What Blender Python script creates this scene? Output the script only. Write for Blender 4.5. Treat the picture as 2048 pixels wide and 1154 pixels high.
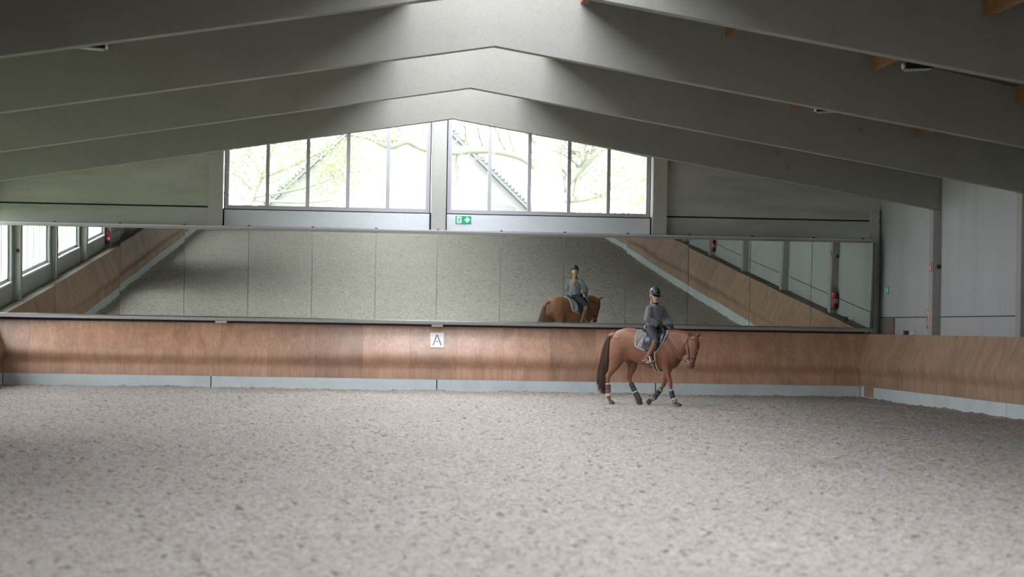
import bpy, bmesh, math, random
import numpy as np
from mathutils import Vector, Matrix
from mathutils.bvhtree import BVHTree
random.seed(7)
PI = math.pi
for o in list(bpy.data.objects): bpy.data.objects.remove(o)
scene = bpy.context.scene
COL = scene.collection

# ------------------------------------------------------------------ camera
F, YAW, PITCH, ROLL = 4465.24, 0.0796, 0.0176, 0.0175
CAM = Vector((-2.4348, -51.8914, 1.5113))
fw = Vector((math.sin(YAW)*math.cos(PITCH), math.cos(YAW)*math.cos(PITCH), math.sin(PITCH)))
rt = Vector((math.cos(YAW), -math.sin(YAW), 0)); up = rt.cross(fw)
r2 = math.cos(ROLL)*rt + math.sin(ROLL)*up
u2 = -math.sin(ROLL)*rt + math.cos(ROLL)*up
cd = bpy.data.cameras.new('camera'); cam = bpy.data.objects.new('camera', cd); COL.objects.link(cam)
cd.sensor_width = 36; cd.sensor_fit = 'HORIZONTAL'; cd.lens = F*36/2048
cd.clip_start = .1; cd.clip_end = 500
m = Matrix((r2, u2, -fw)).transposed().to_4x4(); m.translation = CAM
cam.matrix_world = m
cd.dof.use_dof = True; cd.dof.focus_distance = 48.5; cd.dof.aperture_fstop = 1.9
scene.camera = cam

# ------------------------------------------------------------------ world and exposure
w = bpy.data.worlds.new('overcast'); scene.world = w; w.use_nodes = True
nt = w.node_tree; bg = nt.nodes['Background']
tc = nt.nodes.new('ShaderNodeTexCoord'); sp = nt.nodes.new('ShaderNodeSeparateXYZ')
rp_ = nt.nodes.new('ShaderNodeValToRGB')
rp_.color_ramp.elements[0].position = .0; rp_.color_ramp.elements[0].color = (.90, .93, .97, 1)
rp_.color_ramp.elements[1].position = .9; rp_.color_ramp.elements[1].color = (.95, .97, 1.0, 1)
nt.links.new(tc.outputs['Generated'], sp.inputs[0]); nt.links.new(sp.outputs['Z'], rp_.inputs[0])
nt.links.new(rp_.outputs[0], bg.inputs[0]); bg.inputs[1].default_value = 14.0
vs = scene.view_settings
vs.view_transform = 'Standard'; vs.look = 'None'; vs.gamma = 1; vs.use_curve_mapping = False
vs.exposure = -0.08
scene.cycles.max_bounces = 10; scene.cycles.diffuse_bounces = 5; scene.cycles.glossy_bounces = 4
scene.cycles.transparent_max_bounces = 12

# ------------------------------------------------------------------ helpers
def tag(o, label=None, cat=None, group=None, kind=None):
    if label: o['label'] = label
    if cat: o['category'] = cat
    if group: o['group'] = group
    if kind: o['kind'] = kind
    return o
def empty(name, loc=(0, 0, 0), label=None, cat=None, group=None, kind=None, rz=0):
    o = bpy.data.objects.new(name, None); COL.objects.link(o)
    o.location = loc; o.rotation_euler = (0, 0, rz); o.empty_display_size = .1
    return tag(o, label, cat, group, kind)
def link(name, me, mat=None, parent=None, smooth=False, loc=None):
    if mat is not None and not me.materials: me.materials.append(mat)
    if smooth:
        me.polygons.foreach_set('use_smooth', [True]*len(me.polygons))
    o = bpy.data.objects.new(name, me); COL.objects.link(o)
    if parent is not None: o.parent = parent
    if loc is not None: o.location = loc
    return o
def mk(name, bm, mat=None, parent=None, smooth=False, loc=None):
    bmesh.ops.recalc_face_normals(bm, faces=bm.faces)
    me = bpy.data.meshes.new(name); bm.to_mesh(me); bm.free()
    return link(name, me, mat, parent, smooth, loc)
def box(bm, x0, x1, y0, y1, z0, z1):
    v = [bm.verts.new(p) for p in ((x0,y0,z0),(x1,y0,z0),(x1,y1,z0),(x0,y1,z0),(x0,y0,z1),(x1,y0,z1),(x1,y1,z1),(x0,y1,z1))]
    for f in ((3,2,1,0),(4,5,6,7),(0,1,5,4),(1,2,6,5),(2,3,7,6),(3,0,4,7)): bm.faces.new([v[i] for i in f])
def boxo(name, x0, x1, y0, y1, z0, z1, mat, parent=None, bevel=0):
    bm = bmesh.new(); box(bm, x0, x1, y0, y1, z0, z1)
    if bevel: bmesh.ops.bevel(bm, geom=bm.edges[:], offset=bevel, segments=1, affect='EDGES')
    return mk(name, bm, mat, parent)
def prism(bm, pts, axis, a, b):
    """pts 2D polygon extruded along axis ('x','y','z') from a to b."""
    def P(p, t):
        return {'x': (t, p[0], p[1]), 'y': (p[0], t, p[1]), 'z': (p[0], p[1], t)}[axis]
    A = [bm.verts.new(P(p, a)) for p in pts]; B = [bm.verts.new(P(p, b)) for p in pts]
    bm.faces.new(A); bm.faces.new(B[::-1]); n = len(pts)
    for i in range(n): bm.faces.new([A[i], B[i], B[(i+1) % n], A[(i+1) % n]])
def spline(pts, n):
    """Catmull-Rom through tuples of any length, n steps per span."""
    P = [np.array(p, float) for p in pts]; P = [2*P[0]-P[1]] + P + [2*P[-1]-P[-2]]; out = []
    for i in range(1, len(P)-2):
        for k in range(n):
            t = k/n
            out.append(.5*((2*P[i]) + (P[i+1]-P[i-1])*t + (2*P[i-1]-5*P[i]+4*P[i+1]-P[i+2])*t*t + (3*P[i]-P[i-1]-3*P[i+1]+P[i+2])*t**3))
    out.append(P[-2]); return out
def limb(bm, pts, lat=(0, 1, 0), n=5, seg=16, caps=True):
    """closed loft through (x,y,z,ra,rb): rb half width along lat, ra half width across it."""
    S = spline(pts, n) if n > 1 else [np.array(p, float) for p in pts]
    rings = []; L = Vector(lat).normalized()
    for i, s in enumerate(S):
        c = Vector(s[:3]); T = Vector(S[min(i+1, len(S)-1)][:3]) - Vector(S[max(i-1, 0)][:3])
        if T.length < 1e-9: T = Vector((0, 0, 1))
        T.normalize(); B = (L - T*L.dot(T)).normalized(); A = T.cross(B)
        ra, rb = max(s[3], .002), max(s[4], .002)
        rings.append([bm.verts.new(c + A*ra*math.cos(2*PI*k/seg) + B*rb*math.sin(2*PI*k/seg)) for k in range(seg)])
    for a, b in zip(rings, rings[1:]):
        for k in range(seg): bm.faces.new([a[k], a[(k+1) % seg], b[(k+1) % seg], b[k]])
    if caps:
        bm.faces.new(rings[0][::-1]); bm.faces.new(rings[-1])
    return rings
def tube(bm, pts, r, seg=6, n=4):
    P = [tuple(p)+(r, r) for p in pts]
    d = Vector(pts[-1])-Vector(pts[0]); lat = (0, 0, 1) if abs(d.normalized().z) < .8 else (0, 1, 0)
    limb(bm, P, lat, n, seg)
def ball(bm, c, rx, ry=None, rz=None, rot=None, seg=16, rings=10):
    ry = ry or rx; rz = rz or rx
    M = Matrix.Translation(c) @ (rot.to_4x4() if rot else Matrix.Identity(4)) @ Matrix.Diagonal((rx, ry, rz, 1))
    bmesh.ops.create_uvsphere(bm, u_segments=seg, v_segments=rings, radius=1, matrix=M)
def cyl(bm, p, q, r0, r1=None, seg=16):
    r1 = r0 if r1 is None else r1; p = Vector(p); q = Vector(q); d = q-p
    M = Matrix.Translation((p+q)/2) @ d.to_track_quat('Z', 'Y').to_matrix().to_4x4()
    bmesh.ops.create_cone(bm, cap_ends=True, segments=seg, radius1=r0, radius2=r1, depth=d.length, matrix=M)
def fuse(bm, voxel, smooth=4):
    """one continuous skin over overlapping closed lofts."""
    bmesh.ops.recalc_face_normals(bm, faces=bm.faces)
    me = bpy.data.meshes.new('tmp'); bm.to_mesh(me); bm.free()
    o = bpy.data.objects.new('tmp', me); COL.objects.link(o)
    r = o.modifiers.new('r', 'REMESH'); r.mode = 'VOXEL'; r.voxel_size = voxel; r.use_smooth_shade = True
    s = o.modifiers.new('s', 'SMOOTH'); s.factor = .5; s.iterations = smooth
    dg = bpy.context.evaluated_depsgraph_get()
    res = bpy.data.meshes.new_from_object(o.evaluated_get(dg))
    bpy.data.objects.remove(o); bpy.data.meshes.remove(me)
    return res

# ------------------------------------------------------------------ materials
def mat(name, col, rough=.6, metal=0, spec=.5):
    m = bpy.data.materials.new(name); m.use_nodes = True
    b = m.node_tree.nodes['Principled BSDF']
    b.inputs['Base Color'].default_value = (*col, 1); b.inputs['Roughness'].default_value = rough
    b.inputs['Metallic'].default_value = metal; b.inputs['Specular IOR Level'].default_value = spec
    return m
class N:
    def __init__(s, m): s.t = m.node_tree; s.b = s.t.nodes['Principled BSDF']
    def n(s, typ, **kw):
        x = s.t.nodes.new('ShaderNode'+typ)
        for k, v in kw.items():
            if k[0] == '_': setattr(x, k[1:], v)
            else: x.inputs[k.replace('_', ' ')].default_value = v
        return x
    def l(s, a, b): s.t.links.new(a, b)
    def coord(s, scale=(1, 1, 1), out='Object', rnd=0, rot=(0, 0, 0)):
        c = s.n('TexCoord'); mp = s.n('Mapping'); mp.inputs['Scale'].default_value = scale
        mp.inputs['Rotation'].default_value = rot
        s.l(c.outputs[out], mp.inputs['Vector'])
        if rnd:
            oi = s.n('ObjectInfo'); mm = s.n('Math', _operation='MULTIPLY'); mm.inputs[1].default_value = rnd
            s.l(oi.outputs['Random'], mm.inputs[0]); s.l(mm.outputs[0], mp.inputs['Location'])
        return mp.outputs[0]
    def noise(s, vec, scale, detail=4, rough=.55, dist=0):
        x = s.n('TexNoise', Scale=scale, Detail=detail, Roughness=rough, Distortion=dist)
        s.l(vec, x.inputs['Vector']); return x.outputs['Fac']
    def ramp(s, fac, stops):
        r = s.n('ValToRGB'); e = r.color_ramp.elements
        while len(e) < len(stops): e.new(.5)
        for k, (p, c) in enumerate(stops): e[k].position = p; e[k].color = (*c, 1) if len(c) == 3 else c
        s.l(fac, r.inputs[0]); return r.outputs[0]
    def mix(s, fac, a, b, mode='MIX'):
        x = s.n('Mix', _data_type='RGBA', _blend_type=mode)
        for sock, v in ((x.inputs['Factor'], fac), (x.inputs[6], a), (x.inputs[7], b)):
            if hasattr(v, 'links'): s.l(v, sock)
            else: sock.default_value = v if not isinstance(v, tuple) else (*v, 1)
        return x.outputs[2]
    def bump(s, h, strength=.3, dist=.02):
        x = s.n('Bump', Strength=strength, Distance=dist); s.l(h, x.inputs['Height']); s.l(x.outputs[0], s.b.inputs['Normal'])
    def base(s, c): s.l(c, s.b.inputs['Base Color'])
def concrete(name, col, var=.12, stretch=(1, 1, 1), rough=.8, blot=0, rnd=13):
    m = mat(name, col, rough, spec=.3); k = N(m)
    c = k.coord((1, 1, 1), rnd=rnd); c2 = k.coord(stretch, rnd=rnd)
    n1 = k.noise(c2, 1.1, 8, .62); n2 = k.noise(c, 28, 4, .6)
    lo = tuple(x*(1-var*2.2) for x in col); hi = tuple(min(1, x*(1+var*1.4)) for x in col)
    a = k.ramp(n1, [(.28, lo), (.5, col), (.74, hi)])
    a = k.mix(.35, a, k.ramp(n2, [(.3, tuple(x*.8 for x in col)), (.7, tuple(min(1, x*1.12) for x in col))]))
    if blot:
        v = k.n('TexVoronoi', Scale=.85); k.l(c, v.inputs['Vector'])
        n3 = k.noise(c, 9, 3)
        ad = k.n('Math', _operation='ADD'); k.l(v.outputs['Distance'], ad.inputs[0])
        mu = k.n('Math', _operation='MULTIPLY'); k.l(n3, mu.inputs[0]); mu.inputs[1].default_value = .12; k.l(mu.outputs[0], ad.inputs[1])
        a = k.mix(k.ramp(ad.outputs[0], [(.09, (.45,)*3), (.13, (0,)*3)]), a, tuple(x*.45 for x in col))
    k.base(a); k.bump(n2, .15, .01); return m
M = {}
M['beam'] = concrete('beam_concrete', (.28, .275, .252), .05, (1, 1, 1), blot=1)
M['concrete'] = concrete('wall_concrete', (.42, .44, .44), .065, (1.0, 1.0, .16))
M['concrete_cast'] = concrete('cast_concrete', (.50, .505, .465), .16, (.35, .5, 2.2))
M['pillar'] = concrete('pillar_concrete', (.46, .46, .435), .06, (1, 1, .3), blot=1)
M['spandrel'] = concrete('spandrel_concrete', (.72, .75, .78), .05, (.4, .4, .8))
M['column'] = concrete('column_concrete', (.36, .355, .33), .08, (1, 1, .3))
M['plinth'] = concrete('plinth_concrete', (.56, .61, .63), .08, (1, 1, 1.5))
M['deck'] = mat('roof_deck', (.09, .08, .065), .8)
M['dark'] = mat('dark_gap', (.02, .022, .024), .7)
M['black'] = mat('black_plastic', (.012, .013, .015), .35)
M['frame'] = mat('window_frame_grey', (.46, .46, .50), .5)
M['steel'] = mat('dull_steel', (.33, .31, .30), .42, .75)
M['chrome'] = mat('bright_steel', (.75, .75, .74), .2, 1)
M['white'] = mat('white_sign', (.82, .82, .83), .5)
M['letterbrown'] = mat('letter_brown', (.17, .07, .055), .6)
M['green'] = mat('sign_green', (.0, .42, .20), .4)
M['red'] = mat('extinguisher_red', (.42, .012, .02), .25)
M['signred'] = mat('sign_red', (.50, .04, .05), .5)
M['bulb'] = mat('lamp_glass', (.55, .6, .6), .2)
M['cable'] = mat('black_cable', (.01, .01, .01), .6)
M['can'] = mat('rusty_can', (.13, .055, .03), .6)
M['leanboard'] = mat('weathered_board', (.19, .145, .115), .7)
M['patch'] = mat('plywood_patch', (.33, .23, .18), .7)
def wood(name, c0, c1, axis=(9, 9, .7), rough=.42, tone=.3, knots=0, coat_=0):
    m = mat(name, c0, rough); k = N(m)
    v = k.coord(axis, rnd=37); n1 = k.noise(v, 2.4, 7, .6, .6)
    v2 = k.coord((1.3, 1.3, .5), rnd=19); n2 = k.noise(v2, 1.7, 3, .5, 1.2)
    a = k.ramp(n1, [(.36, c1), (.5, tuple((x+y)/2 for x, y in zip(c0, c1))), (.64, c0)])
    a = k.mix(.4, a, k.ramp(n2, [(.32, tuple(x*.85 for x in c1)), (.68, tuple(min(1, x*1.2) for x in c0))]))
    oi = k.n('ObjectInfo')
    a = k.mix(tone, a, k.ramp(oi.outputs['Random'], [(0, (.55,)*3), (.5, (1,)*3), (1, (1.0, 1.0, 1.0))]), 'MULTIPLY')
    if knots:
        n3 = k.noise(k.coord((.9, .9, .35), rnd=51), 1.6, 2)
        a = k.mix(k.ramp(n3, [(.68, (0,)*3), (.76, (.5,)*3)]), a, (.12, .085, .07))
    k.base(a); k.bump(n1, .05, .004)
    if coat_: k.b.inputs['Coat Weight'].default_value = coat_; k.b.inputs['Coat Roughness'].default_value = .42; k.b.inputs['Coat IOR'].default_value = 1.6
    return m
M['kick'] = wood('kickboard_veneer', (.55, .31, .20), (.36, .175, .10), tone=.65, coat_=1)
M['kick_side'] = wood('kickboard_veneer_side', (.43, .275, .19), (.29, .18, .12), (6, 6, .45), .7, tone=.35, knots=1)
M['kick_side'].node_tree.nodes['Principled BSDF'].inputs['Specular IOR Level'].default_value = .2
M['timber'] = wood('glulam', (.30, .155, .065), (.22, .105, .042), (3, .6, 6), .6, .1)
M['ledge'] = wood('ledge_board', (.20, .17, .14), (.14, .115, .095), (3, .6, 3), .7, .1)

# mirror: lightly green silvered glass, a faint ripple in each pane
m_ = mat('mirror_glass', (.74, .80, .73), .0, 1.0); k = N(m_); k.b.inputs['Roughness'].default_value = .006
v = k.coord((1, 1, 1), rnd=23); n = k.noise(v, 1.1, 1, .4)
k.bump(n, .008, .09); M['mirror'] = m_
# window glass: thin pane
def glassmat(name, tint, gloss=.06):
    m = bpy.data.materials.new(name); m.use_nodes = True; t = m.node_tree; t.nodes.clear()
    out = t.nodes.new('ShaderNodeOutputMaterial'); mx = t.nodes.new('ShaderNodeMixShader')
    tr = t.nodes.new('ShaderNodeBsdfTransparent'); gl = t.nodes.new('ShaderNodeBsdfGlossy')
    tr.inputs[0].default_value = (*tint, 1); gl.inputs['Roughness'].default_value = .02
    mx.inputs[0].default_value = gloss
    t.links.new(tr.outputs[0], mx.inputs[1]); t.links.new(gl.outputs[0], mx.inputs[2]); t.links.new(mx.outputs[0], out.inputs[0])
    return m
M['glass'] = glassmat('window_glass', (.80, .82, .82))
M['glass_side'] = glassmat('side_window_glass', (.97, .98, .98))
M['glass_far'] = glassmat('far_glass', (.80, .82, .82))
def translucent(name, tint):
    m = bpy.data.materials.new(name); m.use_nodes = True; t = m.node_tree; t.nodes.clear()
    out = t.nodes.new('ShaderNodeOutputMaterial'); mx = t.nodes.new('ShaderNodeMixShader')
    tr = t.nodes.new('ShaderNodeBsdfTransparent'); gl = t.nodes.new('ShaderNodeBsdfTranslucent')
    tr.inputs[0].default_value = (*tint, 1); gl.inputs[0].default_value = (*tint, 1); mx.inputs[0].default_value = .2
    t.links.new(tr.outputs[0], mx.inputs[1]); t.links.new(gl.outputs[0], mx.inputs[2]); t.links.new(mx.outputs[0], out.inputs[0])
    return m
M['skylight'] = translucent('polycarbonate', (.95, .96, .97))

# sand
m_ = mat('arena_sand', (.5, .46, .42), .95, spec=.1); k = N(m_)
c = k.coord()
n1 = k.noise(c, 11, 6, .8); n2 = k.noise(c, 38, 4, .8); n3 = k.noise(c, .45, 3, .5); n4 = k.noise(c, 9, 3, .6)
a = k.ramp(n1, [(.37, (.20, .16, .14)), (.49, (.41, .37, .335)), (.62, (.56, .525, .49))])
a = k.mix(.5, a, k.ramp(n2, [(.38, (.16, .125, .11)), (.50, (.43, .39, .355)), (.62, (.66, .625, .59))]))
a = k.mix(k.ramp(n4, [(.60, (0,)*3), (.65, (.75,)*3)]), a, (.12, .07, .065))
a = k.mix(k.ramp(n3, [(.4, (0,)*3), (.7, (.2,)*3)]), a, (.34, .285, .25))
k.base(a); k.bump(n2, .8, .03); M['sand'] = m_

# animal and rider materials
def coat(name, c0, c1, scale=40, stretch=(1, 1, 1), rough=.45, sheen=0):
    m = mat(name, c0, rough); k = N(m); v = k.coord(stretch)
    n1 = k.noise(v, scale, 3, .6); n2 = k.noise(k.coord(), 4, 3)
    a = k.mix(k.ramp(n1, [(.3, (0,)*3), (.7, (1,)*3)]), c1, c0)
    a = k.mix(.35, a, k.ramp(n2, [(.35, tuple(x*.8 for x in c1)), (.65, tuple(min(1, x*1.15) for x in c0))]))
    k.base(a); k.bump(n1, .12, .004)
    if sheen: k.b.inputs['Sheen Weight'].default_value = sheen
    return m
M['hair_dark'] = coat('tail_hair', (.14, .065, .045), (.075, .034, .026), 60, (1, 1, .1), .5)
M['mane'] = coat('mane_hair', (.36, .16, .085), (.24, .10, .05), 60, (1, 1, .2), .5)
m_ = coat('chestnut_coat', (.25, .098, .048), (.165, .062, .032), 30, (1, 1, .4), .55); k = N(m_)
# darker skin towards muzzle: horse object space, head end low and forward
src = k.b.inputs['Base Color'].links[0].from_socket
co = k.n('TexCoord'); dv = k.n('VectorMath', _operation='DISTANCE'); k.l(co.outputs['Object'], dv.inputs[0]); dv.inputs[1].default_value = (.885, -.21, .76)
a = k.mix(k.ramp(dv.outputs['Value'], [(.03, (.85,)*3), (.13, (0,)*3)]), src, (.07, .045, .04))
dv2 = k.n('VectorMath', _operation='DISTANCE'); k.l(co.outputs['Object'], dv2.inputs[0]); dv2.inputs[1].default_value = (1.07, -.29, 1.12)
dv2b = k.ramp(dv2.outputs['Value'], [(.026, (.9,)*3), (.034, (0,)*3)])
a = k.mix(dv2b, a, (.62, .55, .48))
k.base(a); M['coat'] = m_
M['hoof'] = mat('hoof_horn', (.065, .055, .05), .5)
M['leather'] = mat('black_leather', (.018, .02, .026), .35)
M['brownleather'] = coat('brown_boot_leather', (.20, .085, .052), (.13, .052, .032), 20, rough=.3)
M['reins'] = mat('brown_rein', (.11, .075, .06), .5)
M['sweater'] = coat('grey_sweater', (.175, .175, .20), (.115, .115, .135), 55, (1, 1, .5), .9, .2)
M['breeches'] = coat('navy_breeches', (.032, .037, .05), (.022, .026, .036), 40, rough=.8)
M['collar'] = mat('dark_collar', (.015, .017, .028), .8)
M['glove'] = mat('navy_glove', (.012, .014, .025), .6)
M['skin'] = coat('skin', (.56, .33, .25), (.50, .28, .21), 20, rough=.5)
M['blond'] = coat('blond_hair', (.52, .34, .19), (.36, .22, .12), 60, (1, 1, .1), .45)
M['helmet'] = mat('helmet_shell', (.016, .024, .032), .38)
M['helmet_gloss'] = mat('helmet_stripe', (.01, .012, .015), .15)
M['lip'] = mat('lips', (.38, .14, .12), .5)
M['pad'] = coat('grey_saddle_pad', (.27, .26, .24), (.19, .185, .17), 30, rough=.9)
M['piping'] = mat('pad_piping', (.50, .50, .58), .7)
M['stripe'] = coat('pad_stripe', (.62, .58, .60), (.46, .36, .42), 30, (1, 1, 3), .8)
M['stripe_edge'] = mat('pad_stripe_edge', (.22, .10, .13), .8)
M['fleece'] = coat('cream_fleece', (.60, .52, .38), (.45, .36, .25), 60, rough=1)
M['purple'] = coat('purple_boot', (.17, .095, .13), (.12, .065, .095), 60, rough=.9)
M['greenboot'] = coat('green_boot', (.075, .085, .065), (.05, .058, .045), 60, rough=.9)
M['navyboot'] = coat('navy_boot', (.035, .055, .085), (.02, .03, .05), 40, rough=.6)
M['tan'] = mat('tan_fleece', (.36, .24, .16), 1)
M['eye'] = mat('dark_eye', (.01, .007, .005), .1)

# ------------------------------------------------------------------ dimensions
S = 6.18                       # bay length
BY = [-4.81 - S*k for k in range(9)]    # front faces of the beams
WX = 10.56                     # side wall inner face
YE = -60.0                     # far end of the arena
GY = .62                       # gable wall face
def roof_z(x): return 7.15 - .2*abs(x)
def beam_z(x): return 5.913 - .1623*abs(x)
PROF = [(0, .284), (0, .437), (.012, .50), (.006, .565), (-.026, .63), (-.060, .695), (-.074, .765), (-.064, .85), (-.03, .945),
        (.018, 1.05), (.065, 1.145), (.115, 1.245), (.163, 1.345), (.188, 1.42), (.2, 1.48), (.205, 1.508)]

# ------------------------------------------------------------------ floor: riding surface with relief
def vnoise(nx, ny, cell, seed):
    rng = np.random.RandomState(seed); gx, gy = int(nx/cell)+3, int(ny/cell)+3
    g = rng.rand(gx, gy); X = np.arange(nx)/cell; Y = np.arange(ny)/cell
    xi = X.astype(int); yi = Y.astype(int); fx = X-xi; fy = Y-yi; fx = fx*fx*(3-2*fx); fy = fy*fy*(3-2*fy)
    a = g[np.ix_(xi, yi)]; b = g[np.ix_(xi+1, yi)]; c_ = g[np.ix_(xi, yi+1)]; d = g[np.ix_(xi+1, yi+1)]
    return (a*(1-fx)[:, None]+b*fx[:, None])*(1-fy)[None]+(c_*(1-fx)[:, None]+d*fx[:, None])*fy[None]
step = .05
xs = np.arange(-10.02, 10.06+step, step); ys = np.arange(YE-.05, .08, step); nx, ny = len(xs), len(ys)
rng = np.random.RandomState(3)
h = (vnoise(nx, ny, 24, 1)-.5)*.035 + (vnoise(nx, ny, 9, 2)-.5)*.022 + (vnoise(nx, ny, 3.1, 4)-.5)*.028 + (rng.rand(nx, ny)-.5)*.027
h += np.where(rng.rand(nx, ny) > .990, .022, 0)
edge = np.minimum(np.minimum(xs+9.96, 10-xs)[:, None]+0*ys[None], (0-ys)[None]+0*xs[:, None])
h += .03*np.exp(-np.clip(edge, 0, 9)/.07)*(.4+vnoise(nx, ny, 7, 8)) 
XX, YY = np.meshgrid(xs, ys, indexing='ij')
hr = np.hypot(XX-4.0, YY+7.3); h *= np.clip((hr-.2)/1.6, .35, 1)
co = np.stack([XX, YY, h], -1).reshape(-1, 3)
idx = np.arange(nx*ny).reshape(nx, ny)
q = np.stack([idx[:-1, :-1], idx[1:, :-1], idx[1:, 1:], idx[:-1, 1:]], -1).reshape(-1, 4)
me = bpy.data.meshes.new('floor'); me.vertices.add(len(co)); me.vertices.foreach_set('co', co.ravel())
me.loops.add(q.size); me.loops.foreach_set('vertex_index', q.ravel().astype(np.int32))
me.polygons.add(len(q)); me.polygons.foreach_set('loop_start', np.arange(0, q.size, 4, dtype=np.int32))
me.polygons.foreach_set('loop_total', np.full(len(q), 4, dtype=np.int32)); me.update(); me.validate()
tag(link('floor', me, M['sand'], smooth=True), kind='structure')

# ------------------------------------------------------------------ ceiling, skylight, purlins
ceil = empty('ceiling', (0, -30, 7), kind='structure')
def P_(name, bm, mt, smooth=False):                # part of the ceiling (its origin sits at 0,-30,7)
    o = mk(name, bm, mt, None, smooth); o.parent = ceil; o.matrix_parent_inverse = Matrix.Translation((0, 30, -7)); return o
for sgn in (-1, 1):
    bm = bmesh.new(); x0, x1 = 1.45*sgn, 11.2*sgn
    prism(bm, [(x0, roof_z(x0)), (x1, roof_z(x1)), (x1, roof_z(x1)+.25), (x0, roof_z(x0)+.25)], 'y', YE-1, 1.6)
    P_('roof_deck', bm, M['deck'])
    for x in (1.33, 3.63, 5.95, 8.3):
        z = 6.875 - .2*x
        for j in range(-1, 9):
            y1 = (1.2 if j < 0 else BY[j]-.02); y0 = (BY[j+1]+.27 if j < 8 else YE-.3)
            bm = bmesh.new(); xa, xb = sorted((x*sgn, (x+.12)*sgn)); box(bm, xa, xb, y0, y1, z, z+.30)
            P_('purlin', bm, M['timber'])
    bm = bmesh.new(); xa, xb = sorted((1.45*sgn, 1.53*sgn)); box(bm, xa, xb, YE-1, 1.6, 6.9, 8.32); P_('skylight_baffle', bm, M['deck'])  # unseen side walls, made tall and dark to narrow the skylight's spread
y = 1.5; n_ = 0
while y > YE-.8:
    for sgn in (-1, 1):
        bm = bmesh.new(); prism(bm, [(0, 8.70), (1.5*sgn, 8.32), (1.5*sgn, 8.33), (0, 8.71)], 'y', y-1.95, y-.05)
        P_('skylight_pane', bm, M['skylight'])
        bm = bmesh.new(); prism(bm, [(0, 8.65), (1.5*sgn, 8.27), (1.5*sgn, 8.33), (0, 8.71)], 'y', y-.05, y)
        P_('glazing_bar', bm, M['frame'])
    y -= 2.0

# ------------------------------------------------------------------ roof beams
names_b = ['pale concrete roof beam farthest back, right in front of the gable window', 'second concrete roof beam from the gable window',
           'third concrete roof beam from the gable window', 'dark concrete roof beam cut off by the top edge, fourth from the gable window']
bmesh_beam = None
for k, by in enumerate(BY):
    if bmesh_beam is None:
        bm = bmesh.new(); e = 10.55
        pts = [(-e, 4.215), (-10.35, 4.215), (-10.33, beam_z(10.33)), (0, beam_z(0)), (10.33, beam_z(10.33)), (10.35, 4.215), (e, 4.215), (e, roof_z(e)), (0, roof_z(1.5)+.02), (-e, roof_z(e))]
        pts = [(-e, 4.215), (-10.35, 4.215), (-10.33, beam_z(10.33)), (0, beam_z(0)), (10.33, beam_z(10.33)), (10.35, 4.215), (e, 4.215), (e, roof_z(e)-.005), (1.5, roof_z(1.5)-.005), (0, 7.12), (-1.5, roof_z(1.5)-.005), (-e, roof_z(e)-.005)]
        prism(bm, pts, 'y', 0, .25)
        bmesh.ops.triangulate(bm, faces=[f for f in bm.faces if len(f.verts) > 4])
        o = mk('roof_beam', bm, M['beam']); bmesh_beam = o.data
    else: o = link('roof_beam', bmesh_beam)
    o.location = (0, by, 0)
    tag(o, names_b[k] if k < 4 else 'concrete roof beam outside the picture, nearer the far end of the hall', 'beam', 'concrete roof beams' if k < 4 else 'roof beams outside the picture')

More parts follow.
